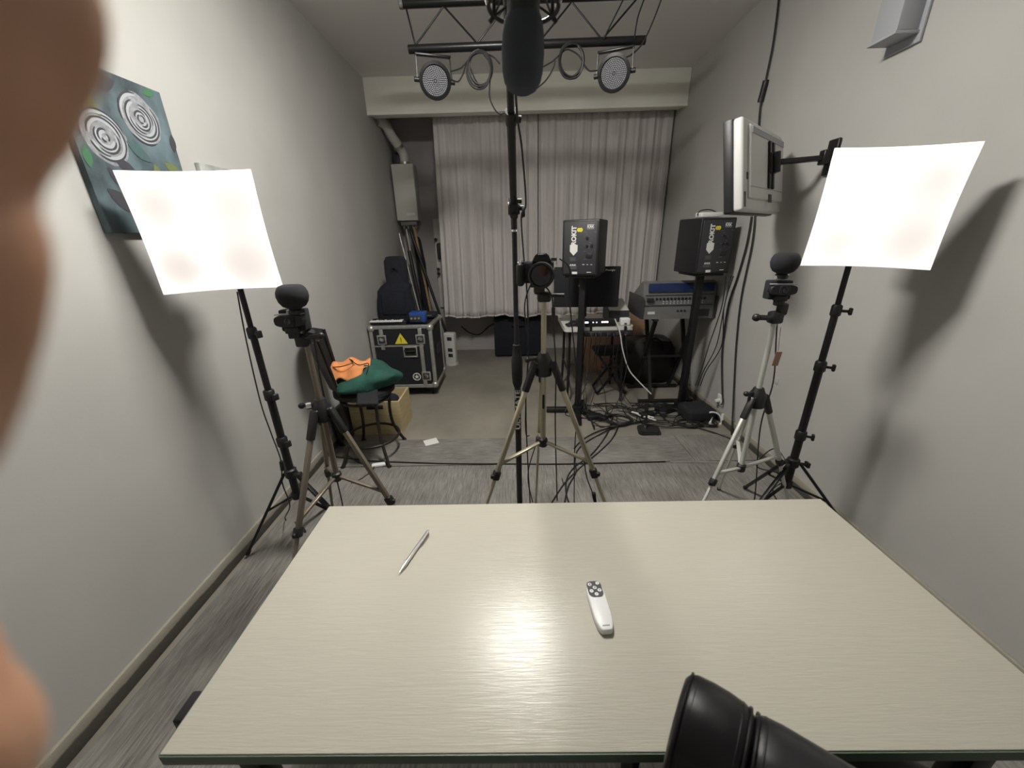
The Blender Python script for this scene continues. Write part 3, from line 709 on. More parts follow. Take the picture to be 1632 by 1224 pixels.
# ================================================================ left wall paintings
t = thing('painting', 'large canvas of two grey-white roses with leaves on the left wall', 'painting', (XL + .001, 1.625, 1.805), (.0, 0, 0))
cw, ch = .415, .525                      # along Y, along Z ; local x = out of the wall
MB().box((.011, 0, 0), (.022, cw, ch), bev=.002).build('canvas', mat('painted_blue_grey_canvas', (.085, .12, .135), .75, noise=.75, scale=9, stretch=(1, 1, .7)), t)
def stroke(mb, pts, w, h=.0235):
    P = smooth_pts([(h, y, z) for y, z in pts], 6); vs = []; fs = []
    n = len(P)
    for i, p_ in enumerate(P):
        d = (P[min(i + 1, n - 1)] - P[max(i - 1, 0)]); d = V((0, d.y, d.z)).normalized(); s = V((0, -d.z, d.y))
        f = math.sin(PI * (i + .4) / (n - .2)) ** .6 * w
        vs += [p_ + s * f, p_ - s * f]
    for i in range(n - 1): fs.append((2 * i, 2 * i + 1, 2 * i + 3, 2 * i + 2))
    mb.raw(vs, fs)
    mb.raw([v - V((.002, 0, 0)) for v in vs], fs)
pm = [mat('paint_pale_grey', (.25, .26, .275), .7, noise=.3, scale=60), mat('paint_charcoal', (.045, .045, .055), .7), mat('paint_leaf_green', (.05, .15, .075), .7),
      mat('paint_olive', (.14, .17, .06), .7), mat('paint_teal', (.06, .11, .11), .7), mat('paint_white', (.38, .40, .42), .7)]
rnd = random.Random(3)
def rose(cy, cz, R):
    mb = MB()
    mb.cur = 0
    poly = [(cy + R * (1 + .05 * math.sin(5 * a)) * math.cos(a), cz + R * (1 + .05 * math.cos(4 * a)) * math.sin(a)) for a in [2 * PI * i / 40 for i in range(40)]]
    mb.raw([(.0228, y, z) for y, z in poly], [tuple(range(40))])
    for k_ in range(7):
        r = R * (1 - k_ * .14); 
        for j in range(3):
            a0 = rnd.random() * 6.28; a1 = a0 + 1.2 + rnd.random() * 1.2
            for m_, dr, w_, h in ((1, 0, .0035, .0236), (5, -.008, .0055, .0233)):
                mb.cur = m_
                stroke(mb, [(cy + (r + dr) * math.cos(a0 + (a1 - a0) * s / 5), cz + (r + dr) * math.sin(a0 + (a1 - a0) * s / 5)) for s in range(6)], w_, h + rnd.random() * .0004)
    return mb.build('painted_rose', pm, t)
rose(.075, .140, .083); rose(-.100, .045, .083)
def leaf(mb, y, z, L, a, m_):
    mb.cur = m_; d = V((0, math.cos(a), math.sin(a))); s = V((0, -d.z, d.y)); c_ = V((.0230 + rnd.random() * .0004, y, z))
    vs = [c_ + d * (L * u_) + s * (L * .22 * math.sin(PI * min(1, u_ + .02)) ** .8 * sg) for sg in (1, -1) for u_ in (0, .2, .4, .6, .8, 1)]
    mb.raw(vs, [(i, i + 1, 7 + i, 6 + i) for i in range(5)])
mb = MB()
for (y, z, L, a, m_) in ((.12, .235, .06, .3, 2), (-.16, .20, .12, -.9, 3), (-.19, -.06, .07, 1.5, 2), (-.1, -.09, .11, -1.3, 3), (.10, -.03, .10, -.9, 2), (.12, .0, .09, -.4, 3), (.155, .0, .07, -1.0, 2), (.07, -.01, .11, -1.4, 3),
                         (-.05, .225, .09, 2.7, 3), (-.16, -.12, .12, -.7, 1), (-.13, -.05, .10, -.9, 1), (-.02, -.06, .09, 2.6, 1), (.19, .05, .07, 1.4, 1), (-.08, .20, .1, .4, 1), (0, -.12, .16, -.8, 4), (-.1, -.2, .15, .2, 4), (.1, -.15, .15, 2.4, 4), (-.02, .05, .1, -.6, 4), (.02, -.03, .13, -2.0, 4)):
    leaf(mb, y, z, L, a, m_)
mb.build('painted_leaves', pm, t)
t = thing('painting', 'small canvas on the left wall mostly hidden behind the left softbox', 'painting', (XL + .001, 2.115, 1.64))
MB().box((.011, 0, 0), (.022, .35, .40), bev=.002).build('canvas', mat('painted_grey_canvas', (.30, .31, .29), .75, noise=.5, scale=9), t)

# ================================================================ curtain
def curtain(name, label, x0, x1, seed):
    rn = random.Random(seed); nx = int((x1 - x0) * 95); nz = 26; vs = []; fs = []
    ph = [rn.random() * 6.28 for _ in range(6)]
    def fold(x): return .020 * math.sin(38 * x + ph[0] + 1.5 * math.sin(3.1 * x + ph[1])) + .012 * math.sin(83 * x + ph[2] + math.sin(5 * x)) + .006 * math.sin(150 * x + ph[3])
    z0, z1 = .575, 2.72
    for j in range(nz + 1):
        s = j / nz
        for i in range(nx + 1):
            x = x0 + (x1 - x0) * i / nx
            low = 1 - s
            edge = -.05 * low if (seed == 1) else 0
            xx = x + edge * (1 - i / nx)
            zz = z0 + (z1 - z0) * s + (.012 * math.sin(9 * x + ph[4]) + .008 * math.sin(31 * x)) * low
            vs.append((xx, 4.74 + fold(x) * (.55 + .55 * low) + .004 * math.sin(20 * s + 9 * x), zz))
    W = nx + 1
    for j in range(nz):
        for i in range(nx): k_ = j * W + i; fs.append((k_, k_ + 1, k_ + W + 1, k_ + W))
    o = MB().raw(vs, fs, True).build(name, 'curtain')
    sd = o.modifiers.new('thickness', 'SOLIDIFY'); sd.thickness = .003
    hm = MB().tube(smooth_pts([V(vs[i]) - V((0, .004, 0)) for i in range(0, nx + 1, 2)], 1), .011, 6)
    h = hm.build('hem', 'curtain', None); h.location = h.location - o.location; h.parent = o
    return tag(o, label, 'curtain')
curtain('curtain', 'left half of the grey curtain hanging behind the microphone stand', -.84, .268, 1)
curtain('curtain', 'right half of the grey curtain hanging behind the speakers', .276, 1.69, 2)
# ================================================================ water heater with flue
t = thing('water_heater', 'white box water heater with bent flue pipe in the back left corner', 'water heater', (-1.275, 5.0, 1.70))
MB().box((0, .05, .30), (.255, .18, .60), bev=.012).build('casing', 'offwhite', t)
MB().box((.05, -.045, .07), (.10, .004, .03)).build('label_plate', 'white', t)
fl = MB().tube(smooth_pts([(.02, .03, .58), (.02, .03, .68), (.005, .01, .74), (-.06, -.10, .86), (-.085, -.16, .93), (-.115, -.22, .96), (-.150, -.27, .965)], 8), .052, 16)
fl.build('flue_pipe', 'offwhite', t)
cl = MB()
for p_, q_ in (((.02, .03, .60), (.02, .03, .625)), ((-.01, -.01, .76), (-.022, -.03, .785))): cl.cyl(p_, q_, .058)
cl.build('flue_clamp', 'alu', t)
vb = MB().box((0, .05, -.03), (.20, .12, .05), bev=.01)
for x in (-.07, -.02, .04, .08): vb.cyl((x, .02, -.03), (x, .02, -.09), .013)
vb.build('valve_block', 'grey', t)
for x, m_ in ((-.05, 'offwhite'), (.01, 'dgrey'), (.06, 'offwhite')):
    MB().tube(smooth_pts([(x, .03, -.09), (x + .02, .05, -.4), (x + .03, .08, -.8), (x + .02, .09, -1.15)]), .011, 8).build('water_pipe', m_, t)
MB().box((-.085, .12, .66), (.09, .1, .14), bev=.01).build('wall_bracket', 'dgrey', t)
# rack at the back
t = thing('wall_rack', 'narrow white wall rack with dark hooks at the left edge of the curtain', 'rack', (-.98, 5.2, .62))
MB().box((0, .02, .55), (.09, .04, 1.1), bev=.004).build('panel', 'offwhite', t)
for z in (.44, .5, .86): MB().cyl((-.02, 0, z), (-.02, -.06, z), .018).build('hook', 'black', t)
MB().box((.055, -.04, .72), (.13, .10, .20), bev=.02).build('pouch', 'dgrey', t)
# folded stands and poles in the corner
def lean(name, label, cat, a, b_, r, m_): return tag(MB().cyl(a, b_, r).build(name, m_), label, cat)
lean('folded_stand', 'tall black folded stand leaning right of the black instrument bag', 'stand', at_depth(716, 545, 4.75) , at_depth(655, 370, 4.85), .017, 'black')
lean('wooden_pole', 'tan wooden pole leaning in the corner below the water heater', 'pole', (-1.02, 4.82, .012), at_depth(660, 362, 4.92), .016, 'wood')
lean('folded_stand', 'black folded stand leaning beside the tan wooden pole', 'stand', (-1.10, 4.7, .015), at_depth(652, 400, 4.85), .021, 'black')
lean('metal_tube', 'thin silver tube leaning against the black instrument bag', 'tube', (-1.03, 4.45, .01), at_depth(636, 372, 4.62), .009, 'alu')
t = thing('umbrella', 'closed black umbrella leaning under the water heater', 'umbrella', (-1.13, 4.93, .0))
MB().lathe([(.004, .02), (.012, .1), (.032, .5), (.05, .85), (.055, 1.2), (.03, 1.48), (.01, 1.52)], (.0, 0, 0), (-.03, .02, 1), n=14).build('canopy', 'gig', t)
MB().cyl((0, 0, .0), (-.0, 0, .05), .004).build('tip', 'chrome', t)

# ================================================================ flight case
t = thing('flight_case', 'black flight case on wheels with aluminium edges and a yellow warning triangle', 'case', (-1.105, 3.80, 0))
w_, d_, z0, z1 = .60, .50, .10, .735
MB().box((0, 0, (z0 + z1) / 2), (w_ - .02, d_ - .02, z1 - z0 - .02)).build('body', 'laminate', t)
ed = MB(); x_, y_ = w_ / 2, d_ / 2; e_ = .034
for sx in (-1, 1):
    for sy in (-1, 1): ed.box((sx * (x_ - e_ / 2 + .001), sy * (y_ - e_ / 2 + .001), (z0 + z1) / 2), (e_, e_, z1 - z0), bev=.003)
for z in (z0 + e_ / 2, z1 - e_ / 2):
    for sy in (-1, 1): ed.box((0, sy * (y_ - e_ / 2), z), (w_, e_, e_), bev=.003)
    for sx in (-1, 1): ed.box((sx * (x_ - e_ / 2), 0, z), (e_, d_, e_), bev=.003)
ed.build('edge_trim', 'alu', t)
for sx in (-1, 1):
    for sy in (-1, 1):
        for z in (z0 + .028, z1 - .028): MB().sphere((sx * (x_ - .02), sy * (y_ - .02), z), .036, 14, 8).build('ball_corner', 'alu', t)
MB().box((.185, -y_ + .004, (z0 + z1) / 2), (.036, .014, z1 - z0 - .06), bev=.002).build('vertical_trim', 'alu', t)
MB().box((-.185, -y_ + .004, .60), (.036, .014, .2), bev=.002).build('vertical_trim', 'alu', t)
for (x, z) in ((-.185, .60), (.185, .60), (.205, .225)):
    lt = MB().box((x, -y_ - .003, z), (.088, .014, .094), bev=.006).build('latch', 'alu', t)
    MB().box((x, -y_ - .006, z), (.064, .012, .068), bev=.003).build('latch_dish', 'dgrey', lt)
    MB().box((x, -y_ - .012, z + .004), (.042, .008, .028), (0, .5, 0), bev=.003).cyl((x, -y_ - .006, z), (x, -y_ - .018, z), .012).build('latch_lever', 'chrome', lt)
hd = MB()
for dz in (-.047, .047): hd.box((.075, -y_ - .002, .475 + dz), (.135, .012, .014), bev=.003)
for dx in (-.061, .061): hd.box((.075 + dx, -y_ - .002, .475), (.014, .012, .10), bev=.003)
hd = hd.build('handle_frame', 'alu', t)
MB().box((.075, -y_ + .006, .475), (.115, .006, .085)).build('handle_recess', 'black', hd)
MB().tube(smooth_pts([(.025, -y_ - .004, .50), (.03, -y_ - .012, .485), (.12, -y_ - .012, .485), (.125, -y_ - .004, .50)], 4), .007, 8).build('handle', 'rubber', hd)
MB().box((-.04, -y_ + .008, .535), (.50, .006, .014)).build('lid_seam', 'alu', t)
RF = Matrix(((1, 0, 0), (0, 0, -1), (0, 1, 0)))
tri_ = MB().prism([(-.062, -.05), (.062, -.05), (0, .055)], .002, R=RF, c=(-.005, -y_ + .009, .605)).build('warning_triangle', 'yellow', t)
MB().box((-.005, -y_ + .006, .600), (.006, .002, .034)).box((-.005, -y_ + .006, .574), (.006, .002, .007)).build('symbol', 'black', tri_)
sg = MB()
sg.tube([(.105 + .036 * math.cos(2 * PI * i / 24), -y_ + .008, .215 + .036 * math.sin(2 * PI * i / 24)) for i in range(24)], .0045, 6, closed=True)
st_ = []
for i in range(10): a = PI / 2 + PI * i / 5; r = .026 if i % 2 == 0 else .011; st_.append((r * math.cos(a), r * math.sin(a)))
sg.prism(st_, .002, R=RF, c=(.105, -y_ + .009, .215)).build('star_badge', 'print', t)
MB().box((x_ - .004, 0, .44), (.008, .13, .10), bev=.003).build('side_handle', 'dgrey', t)
for sx in (-1, 1):
    for sy in (-1, 1):
        wh = MB().box((sx * .22, sy * .18, .085), (.06, .06, .03), bev=.004).bar((sx * .22, sy * .18, .08), (sx * .22, sy * .18 + .02, .045), .034, .02).build('caster', 'dgrey', t)
        MB().cyl((sx * .22 - .012, sy * .18 + .02, .037), (sx * .22 + .012, sy * .18 + .02, .037), .037, n=18).build('wheel', 'rubber', wh)

# on the case
t = thing('keyboard', 'small black mini keyboard with white keys on the flight case', 'keyboard', (-1.22, 3.635, .738), (0, 0, .0))
MB().box((0, .02, .018), (.345, .15, .034), bev=.006).build('body', 'black', t)
for i in range(15): MB().box((-.155 + i * .0205, -.045, .036), (.0185, .075, .012), bev=.002).build('white_key', 'white', t)
for i in range(14):
    if i % 7 in (0, 1, 3, 4, 5): MB().box((-.145 + i * .0205, -.018, .046), (.011, .045, .012), bev=.002).build('black_key', 'black', t)
t = thing('audio_device', 'blue and black effects box with knobs on the flight case', 'audio device', (-.955, 3.70, .738))
MB().box((0, 0, .05), (.15, .11, .10), bev=.008).build('body', 'blue', t)
MB().box((-.015, -.058, .04), (.11, .006, .06), bev=.002).build('front_panel', 'dgrey', t)
for x in (-.05, -.015, .02): MB().cyl((x, -.06, .045), (x, -.072, .045), .010).build('knob', 'alu', t)
MB().box((.055, -.058, .052), (.022, .006, .08), bev=.002).sphere((.03, -.02, .1), .006).build('side_cheek', 'blue', t)
t = thing('black_pouch', 'flat black pouch lying on the right rear of the flight case', 'pouch', (-.905, 3.93, .738))
MB().box((0, 0, .025), (.17, .16, .05), bev=.02, seg=3).build('body', 'gig', t)
MB().box((0, -.083, .03), (.10, .004, .006)).build('zip', 'alu', t)
t = thing('instrument_bag', 'tall black nylon instrument bag standing on the flight case against the left wall', 'bag', (-1.215, 3.895, .738))
mb = MB(); prof = [(.0, .185, .075), (.02, .195, .08), (.16, .185, .08), (.28, .165, .075), (.33, .150, .07), (.345, .128, .062), (.36, .110, .06), (.46, .112, .06), (.56, .108, .055), (.60, .085, .045), (.607, .05, .03)]
n = 26; vs = []; fs = []
for z, a_, b_ in prof:
    for i in range(n):
        q = 2 * PI * i / n; c_ = math.cos(q); s_ = math.sin(q)
        sh = .0 if z < .3 else .03 if z < .35 else .045
        vs.append((sh + a_ * math.copysign(abs(c_) ** .6, c_), b_ * math.copysign(abs(s_) ** .6, s_), z))
for j in range(len(prof) - 1):
    for i in range(n): fs.append((j * n + i, j * n + (i + 1) % n, (j + 1) * n + (i + 1) % n, (j + 1) * n + i))
fs += [tuple(range(n))[::-1], tuple(range((len(prof) - 1) * n, len(prof) * n))]
mb.raw(vs, fs, True).build('bag_body', 'gig', t)
MB().box((.0, -.078, .16), (.24, .02, .22), bev=.009, seg=3).build('front_pocket', 'gig', t)
MB().tube(smooth_pts([(.02, -.055, .46), (.03, -.078, .50), (.06, -.078, .50), (.07, -.055, .46)]), .009, 7).build('carry_handle', 'gig', t)
t = thing('power_tower', 'white socket tower with dark outlets behind the flight case', 'power strip', (-.825, 4.60, 0), (0, 0, -.2))
MB().box((0, 0, .21), (.14, .10, .40), bev=.02, seg=3).build('casing', 'offwhite', t)
MB().cyl((0, 0, 0), (0, 0, .02), .08).build('foot', 'offwhite', t)
for z in (.13, .20, .34): MB().box((.01, -.05, z), (.06, .006, .045), bev=.004).build('outlet', 'dgrey', t)
t = thing('equipment_case', 'black box in the dark gap under the curtain', 'case', (.02, 5.02, 0))
MB().box((0, 0, .27), (.62, .34, .50), bev=.015).build('body', 'gig', t)
MB().tube(smooth_pts([(-.08, -.17, .42), (-.06, -.2, .43), (.06, -.2, .43), (.08, -.17, .42)], 5), .01, 7).build('handle', 'rubber', t)
for sx in (-1, 1):
    for sy in (-1, 1): MB().cyl((sx * .26, sy * .13, 0), (sx * .26, sy * .13, .025), .022).build('foot', 'rubber', t)
cable('floor_cable', 'dark cable drooping along the back wall beneath the curtain', [at_depth(735, 520, 5.2), at_depth(748, 530, 5.2), at_depth(764, 533, 5.2), at_depth(780, 520, 5.2), at_depth(800, 510, 5.2)], .008)

# ================================================================ iron swivel chair with clothes
cx_, cy_ = -1.075, 2.475
t = thing('bar_chair', 'dark iron swivel chair holding clothes beside the left wall', 'chair', (cx_, cy_, 0))
for a in (-50, -130, 130, 50):
    q = math.radians(a); u = V((math.cos(q), math.sin(q), 0))
    MB().tube(smooth_pts([u * .15 + V((0, 0, .475)), u * .185 + V((0, 0, .44)), u * .17 + V((0, 0, .33)), u * .175 + V((0, 0, .20)), u * .215 + V((0, 0, .09)), u * .255 + V((0, 0, .012))], 6), .0115, 8).cyl(u * .255, u * .255 + V((0, 0, .014)), .017).build('leg', 'iron', t)
MB().tube([(.19 * math.cos(2 * PI * i / 40), .19 * math.sin(2 * PI * i / 40), .155) for i in range(40)], .0095, 8, closed=True).build('foot_ring', 'iron', t)
MB().tube([(.165 * math.cos(2 * PI * i / 40), .165 * math.sin(2 * PI * i / 40), .465) for i in range(40)], .010, 8, closed=True).cyl((0, 0, .455), (0, 0, .50), .05).box((0, 0, .462), (.31, .03, .012)).box((0, 0, .462), (.03, .31, .012)).build('swivel_frame', 'iron', t)
MB().lathe([(.0, .495), (.18, .497), (.205, .51), (.205, .535), (.18, .555), (0, .56)], n=32).build('seat', 'matte', t)
bk = MB(); R_ = .215; n = 14; vs = []; fs = []
for j in range(9):
    z = .60 + j * .048; rr = R_ + .012 + (z - .55) * .26
    for k_, dr in ((0, 0), (1, .018)):
        for i in range(n + 1):
            q = PI + math.radians(-40 + 80 * i / n + 24)
            vs.append(((rr + dr) * math.cos(q) * .8, (rr + dr) * math.sin(q), z + (-.05 * (abs(i / n - .5) * 2) ** 2 if j == 8 else 0)))
W = n + 1
for j in range(8):
    for i in range(n):
        for k_ in (0, 1): b0_ = j * 2 * W + k_ * W + i; fs.append((b0_, b0_ + 1, b0_ + 2 * W + 1, b0_ + 2 * W))
    for i in (0, n): b0_ = j * 2 * W + i; fs.append((b0_, b0_ + W, b0_ + 3 * W, b0_ + 2 * W))
for j in (0, 8):
    for i in range(n): b0_ = j * 2 * W + i; fs.append((b0_, b0_ + 1, b0_ + W + 1, b0_ + W))
bk.raw(vs, fs, True).build('backrest', 'steel', t)
for s_ in (-1, 1):
    q = PI + s_ * .62 + .42; 
    MB().tube(smooth_pts([(.17 * math.cos(q), .17 * math.sin(q), .50), (.20 * math.cos(q), .20 * math.sin(q), .56), (.20 * math.cos(q), .235 * math.sin(q), .68), (.235 * math.cos(q), .29 * math.sin(q), .94)]), .0105, 8).build('back_post', 'iron', t)
MB().box((.10, -.20, .555), (.13, .20, .022), (.25, .15, .35), bev=.011, seg=3).build('arm_pad', 'matte', t)
def bundle(name, label, cat, c_, r, sc_, seed, m_, amp=.12):
    rn = random.Random(seed); mb = MB(); P = [(rn.uniform(2, 6), rn.uniform(0, 6.28), rn.uniform(2, 5), rn.uniform(0, 6.28)) for _ in range(5)]
    n_, m2 = 36, 20; vs = []; fs = []
    for j in range(m2 + 1):
        b_ = -PI / 2 + PI * j / m2
        for i in range(n_):
            a = 2 * PI * i / n_
            k_ = 1 + amp * sum(math.sin(round(f1) * a + p1) * math.cos(f2 * b_ + p2) for f1, p1, f2, p2 in P) / 2.2
            zz = math.sin(b_); zz = max(zz, -.55)
            vs.append((c_[0] + r * k_ * math.cos(a) * math.cos(b_) * sc_[0], c_[1] + r * k_ * math.sin(a) * math.cos(b_) * sc_[1], c_[2] + r * (k_ if zz > -.5 else 1) * zz * sc_[2]))
    for j in range(m2):
        for i in range(n_): fs.append((j * n_ + i, j * n_ + (i + 1) % n_, (j + 1) * n_ + (i + 1) % n_, (j + 1) * n_ + i))
    return tag(mb.raw(vs, fs, True).build(name, m_), label, cat)
bundle('green_garment', 'crumpled dark green garment heaped on the iron chair seat', 'clothing', (cx_ + .03, cy_ - .02, .615), .19, (1.12, .98, .50), 4, 'green', .24)
# orange cloth draped over the heap
rn = random.Random(5); mb = MB(); n_ = 22; vs = []; fs = []
for j in range(n_ + 1):
    for i in range(n_ + 1):
        a_ = i / n_ - .5; b_ = j / n_ - .5
        x = cx_ - .045 + a_ * .235 * (1 + .12 * math.sin(5 * b_ + 1)); y = cy_ - .07 + b_ * .20 * (1 + .1 * math.sin(7 * a_))
        h = .735 - .65 * (x - cx_ - .0) ** 2 - .9 * (y - cy_ - .0) ** 2 + .011 * math.sin(11 * a_ + 5 * b_) + .009 * math.sin(12 * b_ - 7 * a_ + 1)
        if b_ < -.25: h -= (-.25 - b_) * .22
        vs.append((x, y, h))
for j in range(n_):
    for i in range(n_): k_ = j * (n_ + 1) + i; fs.append((k_, k_ + 1, k_ + n_ + 2, k_ + n_ + 1))
o = tag(mb.raw(vs, fs, True).build('orange_cloth', 'orange'), 'crumpled orange cloth lying on top of the green garment', 'cloth')
sd = o.modifiers.new('thickness', 'SOLIDIFY'); sd.thickness = .006
cable('headphone_lead', 'thin black cord lying across the orange cloth', [(cx_ - .13, cy_ - .12, .728), (cx_ - .06, cy_ - .14, .738), (cx_ + .0, cy_ - .10, .752), (cx_ - .05, cy_ - .04, .758), (cx_ + .04, cy_ - .12, .74), (cx_ + .09, cy_ - .08, .735), (cx_ + .10, cy_ - .15, .70)], .0032)

# crate
t = thing('wooden_crate', 'pale plywood crate with a hand slot behind the iron chair legs', 'crate', (-1.155, 2.93, 0), (0, 0, .02))
wx, wy, hz_ = .41, .30, .29
fp = MB(); fz = hz_
fp.box((0, -wy / 2, .11), (wx, .014, .22)).box((0, -wy / 2, .275), (wx, .014, .03)).box((-wx / 4 - .035, -wy / 2, .24), (wx / 2 - .07, .014, .04)).box((wx / 4 + .035, -wy / 2, .24), (wx / 2 - .07, .014, .04))
fp.build('front_panel', 'crate', t)
MB().box((0, wy / 2, hz_ / 2), (wx, .014, hz_)).build('back_panel', 'crate', t)
for s_ in (-1, 1): MB().box((s_ * (wx / 2 - .007), 0, hz_ / 2), (.014, wy - .014, hz_)).build('side_panel', 'crate', t)
MB().box((0, 0, .012), (wx - .03, wy - .02, .012)).build('bottom', 'crate', t)
bundle('dark_bag', 'dark navy bag stuffed into the plywood crate', 'bag', (-1.155, 2.93, .21), .14, (1.05, .80, .80), 9, 'gig', .12)
t = thing('canvas_board', 'dark flat board leaning on the left wall behind the crate', 'board', (-1.385, 2.72, .0), (0, 0, 0))
MB().box((0, 0, .15), (.04, .30, .29), (0, -.12, 0), bev=.005).build('panel', 'steel', t)

# paper, power lead along the carpet seam
pp = at_height(687, 704, .0095)
tag(MB().box(pp, (.105, .09, .0015), (0, 0, .45)).build('paper', 'paper'), 'small white paper scrap on the carpet right of the iron chair', 'paper')
t = thing('cable_socket', 'white inline socket on the carpet in front of the iron chair', 'socket', at_height(604, 743, .008), (0, 0, .25))
MB().box((0, 0, .012), (.095, .035, .022), bev=.007, seg=3).build('body', 'white', t)
MB().box((.06, .002, .012), (.03, .024, .02), bev=.005).build('plug', 'black', t)
cable('floor_cable', 'long dark cable lying across the room along the carpet seam', [(-1.36, 2.42, .013), (-1.20, 2.38, .013), (-1.02, 2.345, .013), (-.80, 2.325, .013), (-.50, 2.30, .013), (-.1, 2.285, .013), (.3, 2.27, .013), (.7, 2.275, .013), (1.05, 2.28, .013)], .005)
tag(MB().bar((1.02, 2.283, .0115), (1.43, 2.262, .0115), .02, .007, bev=.003).build('seam_strip', 'alu'), 'thin metal strip on the carpet seam left of the right tripod', 'strip')
cable('floor_cable', 'black cable looping on the carpet under the bronze tripod', [at_height(553, 725, .013), at_height(575, 738, .013), at_height(596, 744, .02), at_height(580, 760, .013), at_height(560, 770, .013)], .003)

# ================================================================ lighting truss
TZ0, TZ1, TYY = 2.612, 2.832, 3.0
t = thing('lighting_truss', 'black ladder lighting truss hanging below the ceiling', 'truss', (.10, TYY, TZ0))
MB().cyl((-.745, 0, 0), (.74, 0, .008), .024, n=18).build('lower_tube', 'blackm', t)
MB().cyl((-.775, 0, .222), (.80, 0, .230), .024, n=18).build('upper_tube', 'blackm', t)
MB().cyl((-.772, 0, .222), (-.752, 0, .222), .0265, n=18).build('end_ring', 'chrome', t)
zig = [-.70 + .195 * i for i in range(8)]
for i in range(7):
    a = V((zig[i], 0, .018 if i % 2 == 0 else .205)); b_ = V((zig[i + 1], 0, .205 if i % 2 == 0 else .018))
    MB().cyl(a, b_, .0055, n=8).build('lacing', 'blackm', t)
MB().cyl((-.70, 0, .02), (-.735, 0, .2), .0055, n=8).build('lacing', 'blackm', t)
for x in (-.5, .5): MB().cyl((x, 0, .24), (x, 0, ZC - TZ0 - .002), .006).build('hanger', 'blackm', t)
def par(label, c_, tilt, par_rz, bx):
    t = thing('stage_light', label, 'stage light', c_, (0, 0, par_rz), group='stage lights on the truss')
    r = .098
    ax = V((0, -math.cos(tilt), -math.sin(tilt)))
    MB().lathe([(.05, -.075), (.085, -.06), (r, -.02), (r + .004, .015), (r + .004, .028), (r - .014, .03), (r - .016, .018), (0, .018)], axis=ax, n=36).build('housing', 'blackm', t)
    u = ax.cross(V((1, 0, 0))).normalized(); 
    ld = MB()
    for k_ in range(8):
        rr = .006 + k_ * .0098; m_ = 1 if k_ == 0 else int(2 * PI * rr / .0105)
        for i in range(m_):
            q = 2 * PI * i / m_; p_ = ax * .0185 + V((1, 0, 0)) * (rr * math.cos(q)) + u * (rr * math.sin(q)) if k_ else ax * .0185
            ld.lathe([(.0038, 0), (.003, .002), (0, .003)], p_, ax, n=7)
    MB().lathe([(r - .017, .0175), (r - .017, .0186), (0, .0187)], axis=ax, n=32).build('lens_panel', 'dgrey', t)
    ld.build('led_lenses', 'lgrey', t)
    yk = MB(); h = TZ0 - .026 - c_[2]
    for s_ in (-1, 1): yk.bar((s_ * (r + .014), 0, 0), (s_ * (r + .010), .0, h - .012), .022, .004, up=(1, 0, 0))
    yk.box((0, 0, h - .010), (2 * r + .028, .03, .012), bev=.002).build('yoke', 'blackm', t)
    for s_ in (-1, 1): MB().cyl((s_ * (r - .002), 0, 0), (s_ * (r + .032), 0, 0), .014).build('pivot_knob', 'black', t)
    return t
par('left round LED stage light hanging from the truss', V((-.495, 3.0, 2.445)), .30, .32, -.5)
par('right round LED stage light hanging from the truss', V((.66, 3.0, 2.455)), .25, -.38, .66)
def coil(label, c_, rx, rz, n_, seed):
    rn = random.Random(seed); pts = []
    for k_ in range(n_):
        for i in range(12):
            q = 2 * PI * i / 12 + PI / 2; s = 1 + rn.uniform(-.02, .02) + .05 * math.sin(k_ * 2.1)
            pts.append((c_[0] + rx * s * math.cos(q) + .006 * math.sin(k_), c_[1] - .008 * k_, c_[2] - rz * (k_ * .07) + rz * s * math.sin(q) + (1 - s) * rz))
    return cable('coiled_cable', label, pts, .0055, 'cable', 'coiled cables on the truss')
coil('coiled black cable hanging from the truss left of the microphone', V((-.20, 2.975, 2.50)), .073, .090, 5, 1)
coil('coiled black cable hanging from the truss right of the microphone', V((.375, 2.975, 2.525)), .075, .088, 4, 2)
D3 = lambda x, y: at_depth(x, y, 2.96)
cable('truss_cable', 'black cable drooping from the left stage light to the coil', [D3(717, 114), D3(735, 108), D3(750, 92), D3(765, 84), D3(785, 90), D3(797, 102)], .0045)
cable('truss_cable', 'second black cable looping low beneath the left coil', [D3(718, 126), D3(730, 130), D3(738, 118), D3(745, 100), D3(758, 128), D3(770, 137), D3(781, 126), D3(784, 105), D3(780, 90)], .0045)
cable('truss_cable', 'long black cable hanging in a deep loop left of the microphone', [D3(778, 88), D3(782, 110), D3(780, 150), D3(785, 168), D3(795, 181), D3(806, 178), D3(813, 160), D3(816, 140)], .0045)
cable('truss_cable', 'black cable drooping from the right coil to the right stage light', [D3(862, 108), D3(880, 98), D3(893, 86), D3(905, 79), D3(922, 88), D3(932, 105), D3(940, 113), D3(953, 112)], .0045)
cable('truss_cable', 'black cable sagging behind the microphone from the right coil', [D3(885, 97), D3(880, 112), D3(868, 130), D3(850, 144), D3(838, 148)], .0045)
cable('truss_cable', 'black cable rising from the truss to the ceiling near the right diagonal', [D3(962, 62), D3(978, 30), D3(993, 0), at_depth(1003, -22, 2.96)], .0045)
cable('truss_cable', 'black cable rising from the right end of the truss', [D3(1011, 62), D3(1016, 30), D3(1026, 0), at_depth(1033, -20, 2.96)], .0045)
cable('truss_cable', 'black cable rising from the right stage light to the ceiling', [D3(992, 92), D3(1005, 88), D3(1022, 72), D3(1036, 45), D3(1050, 10), at_depth(1058, -15, 2.96)], .0045)

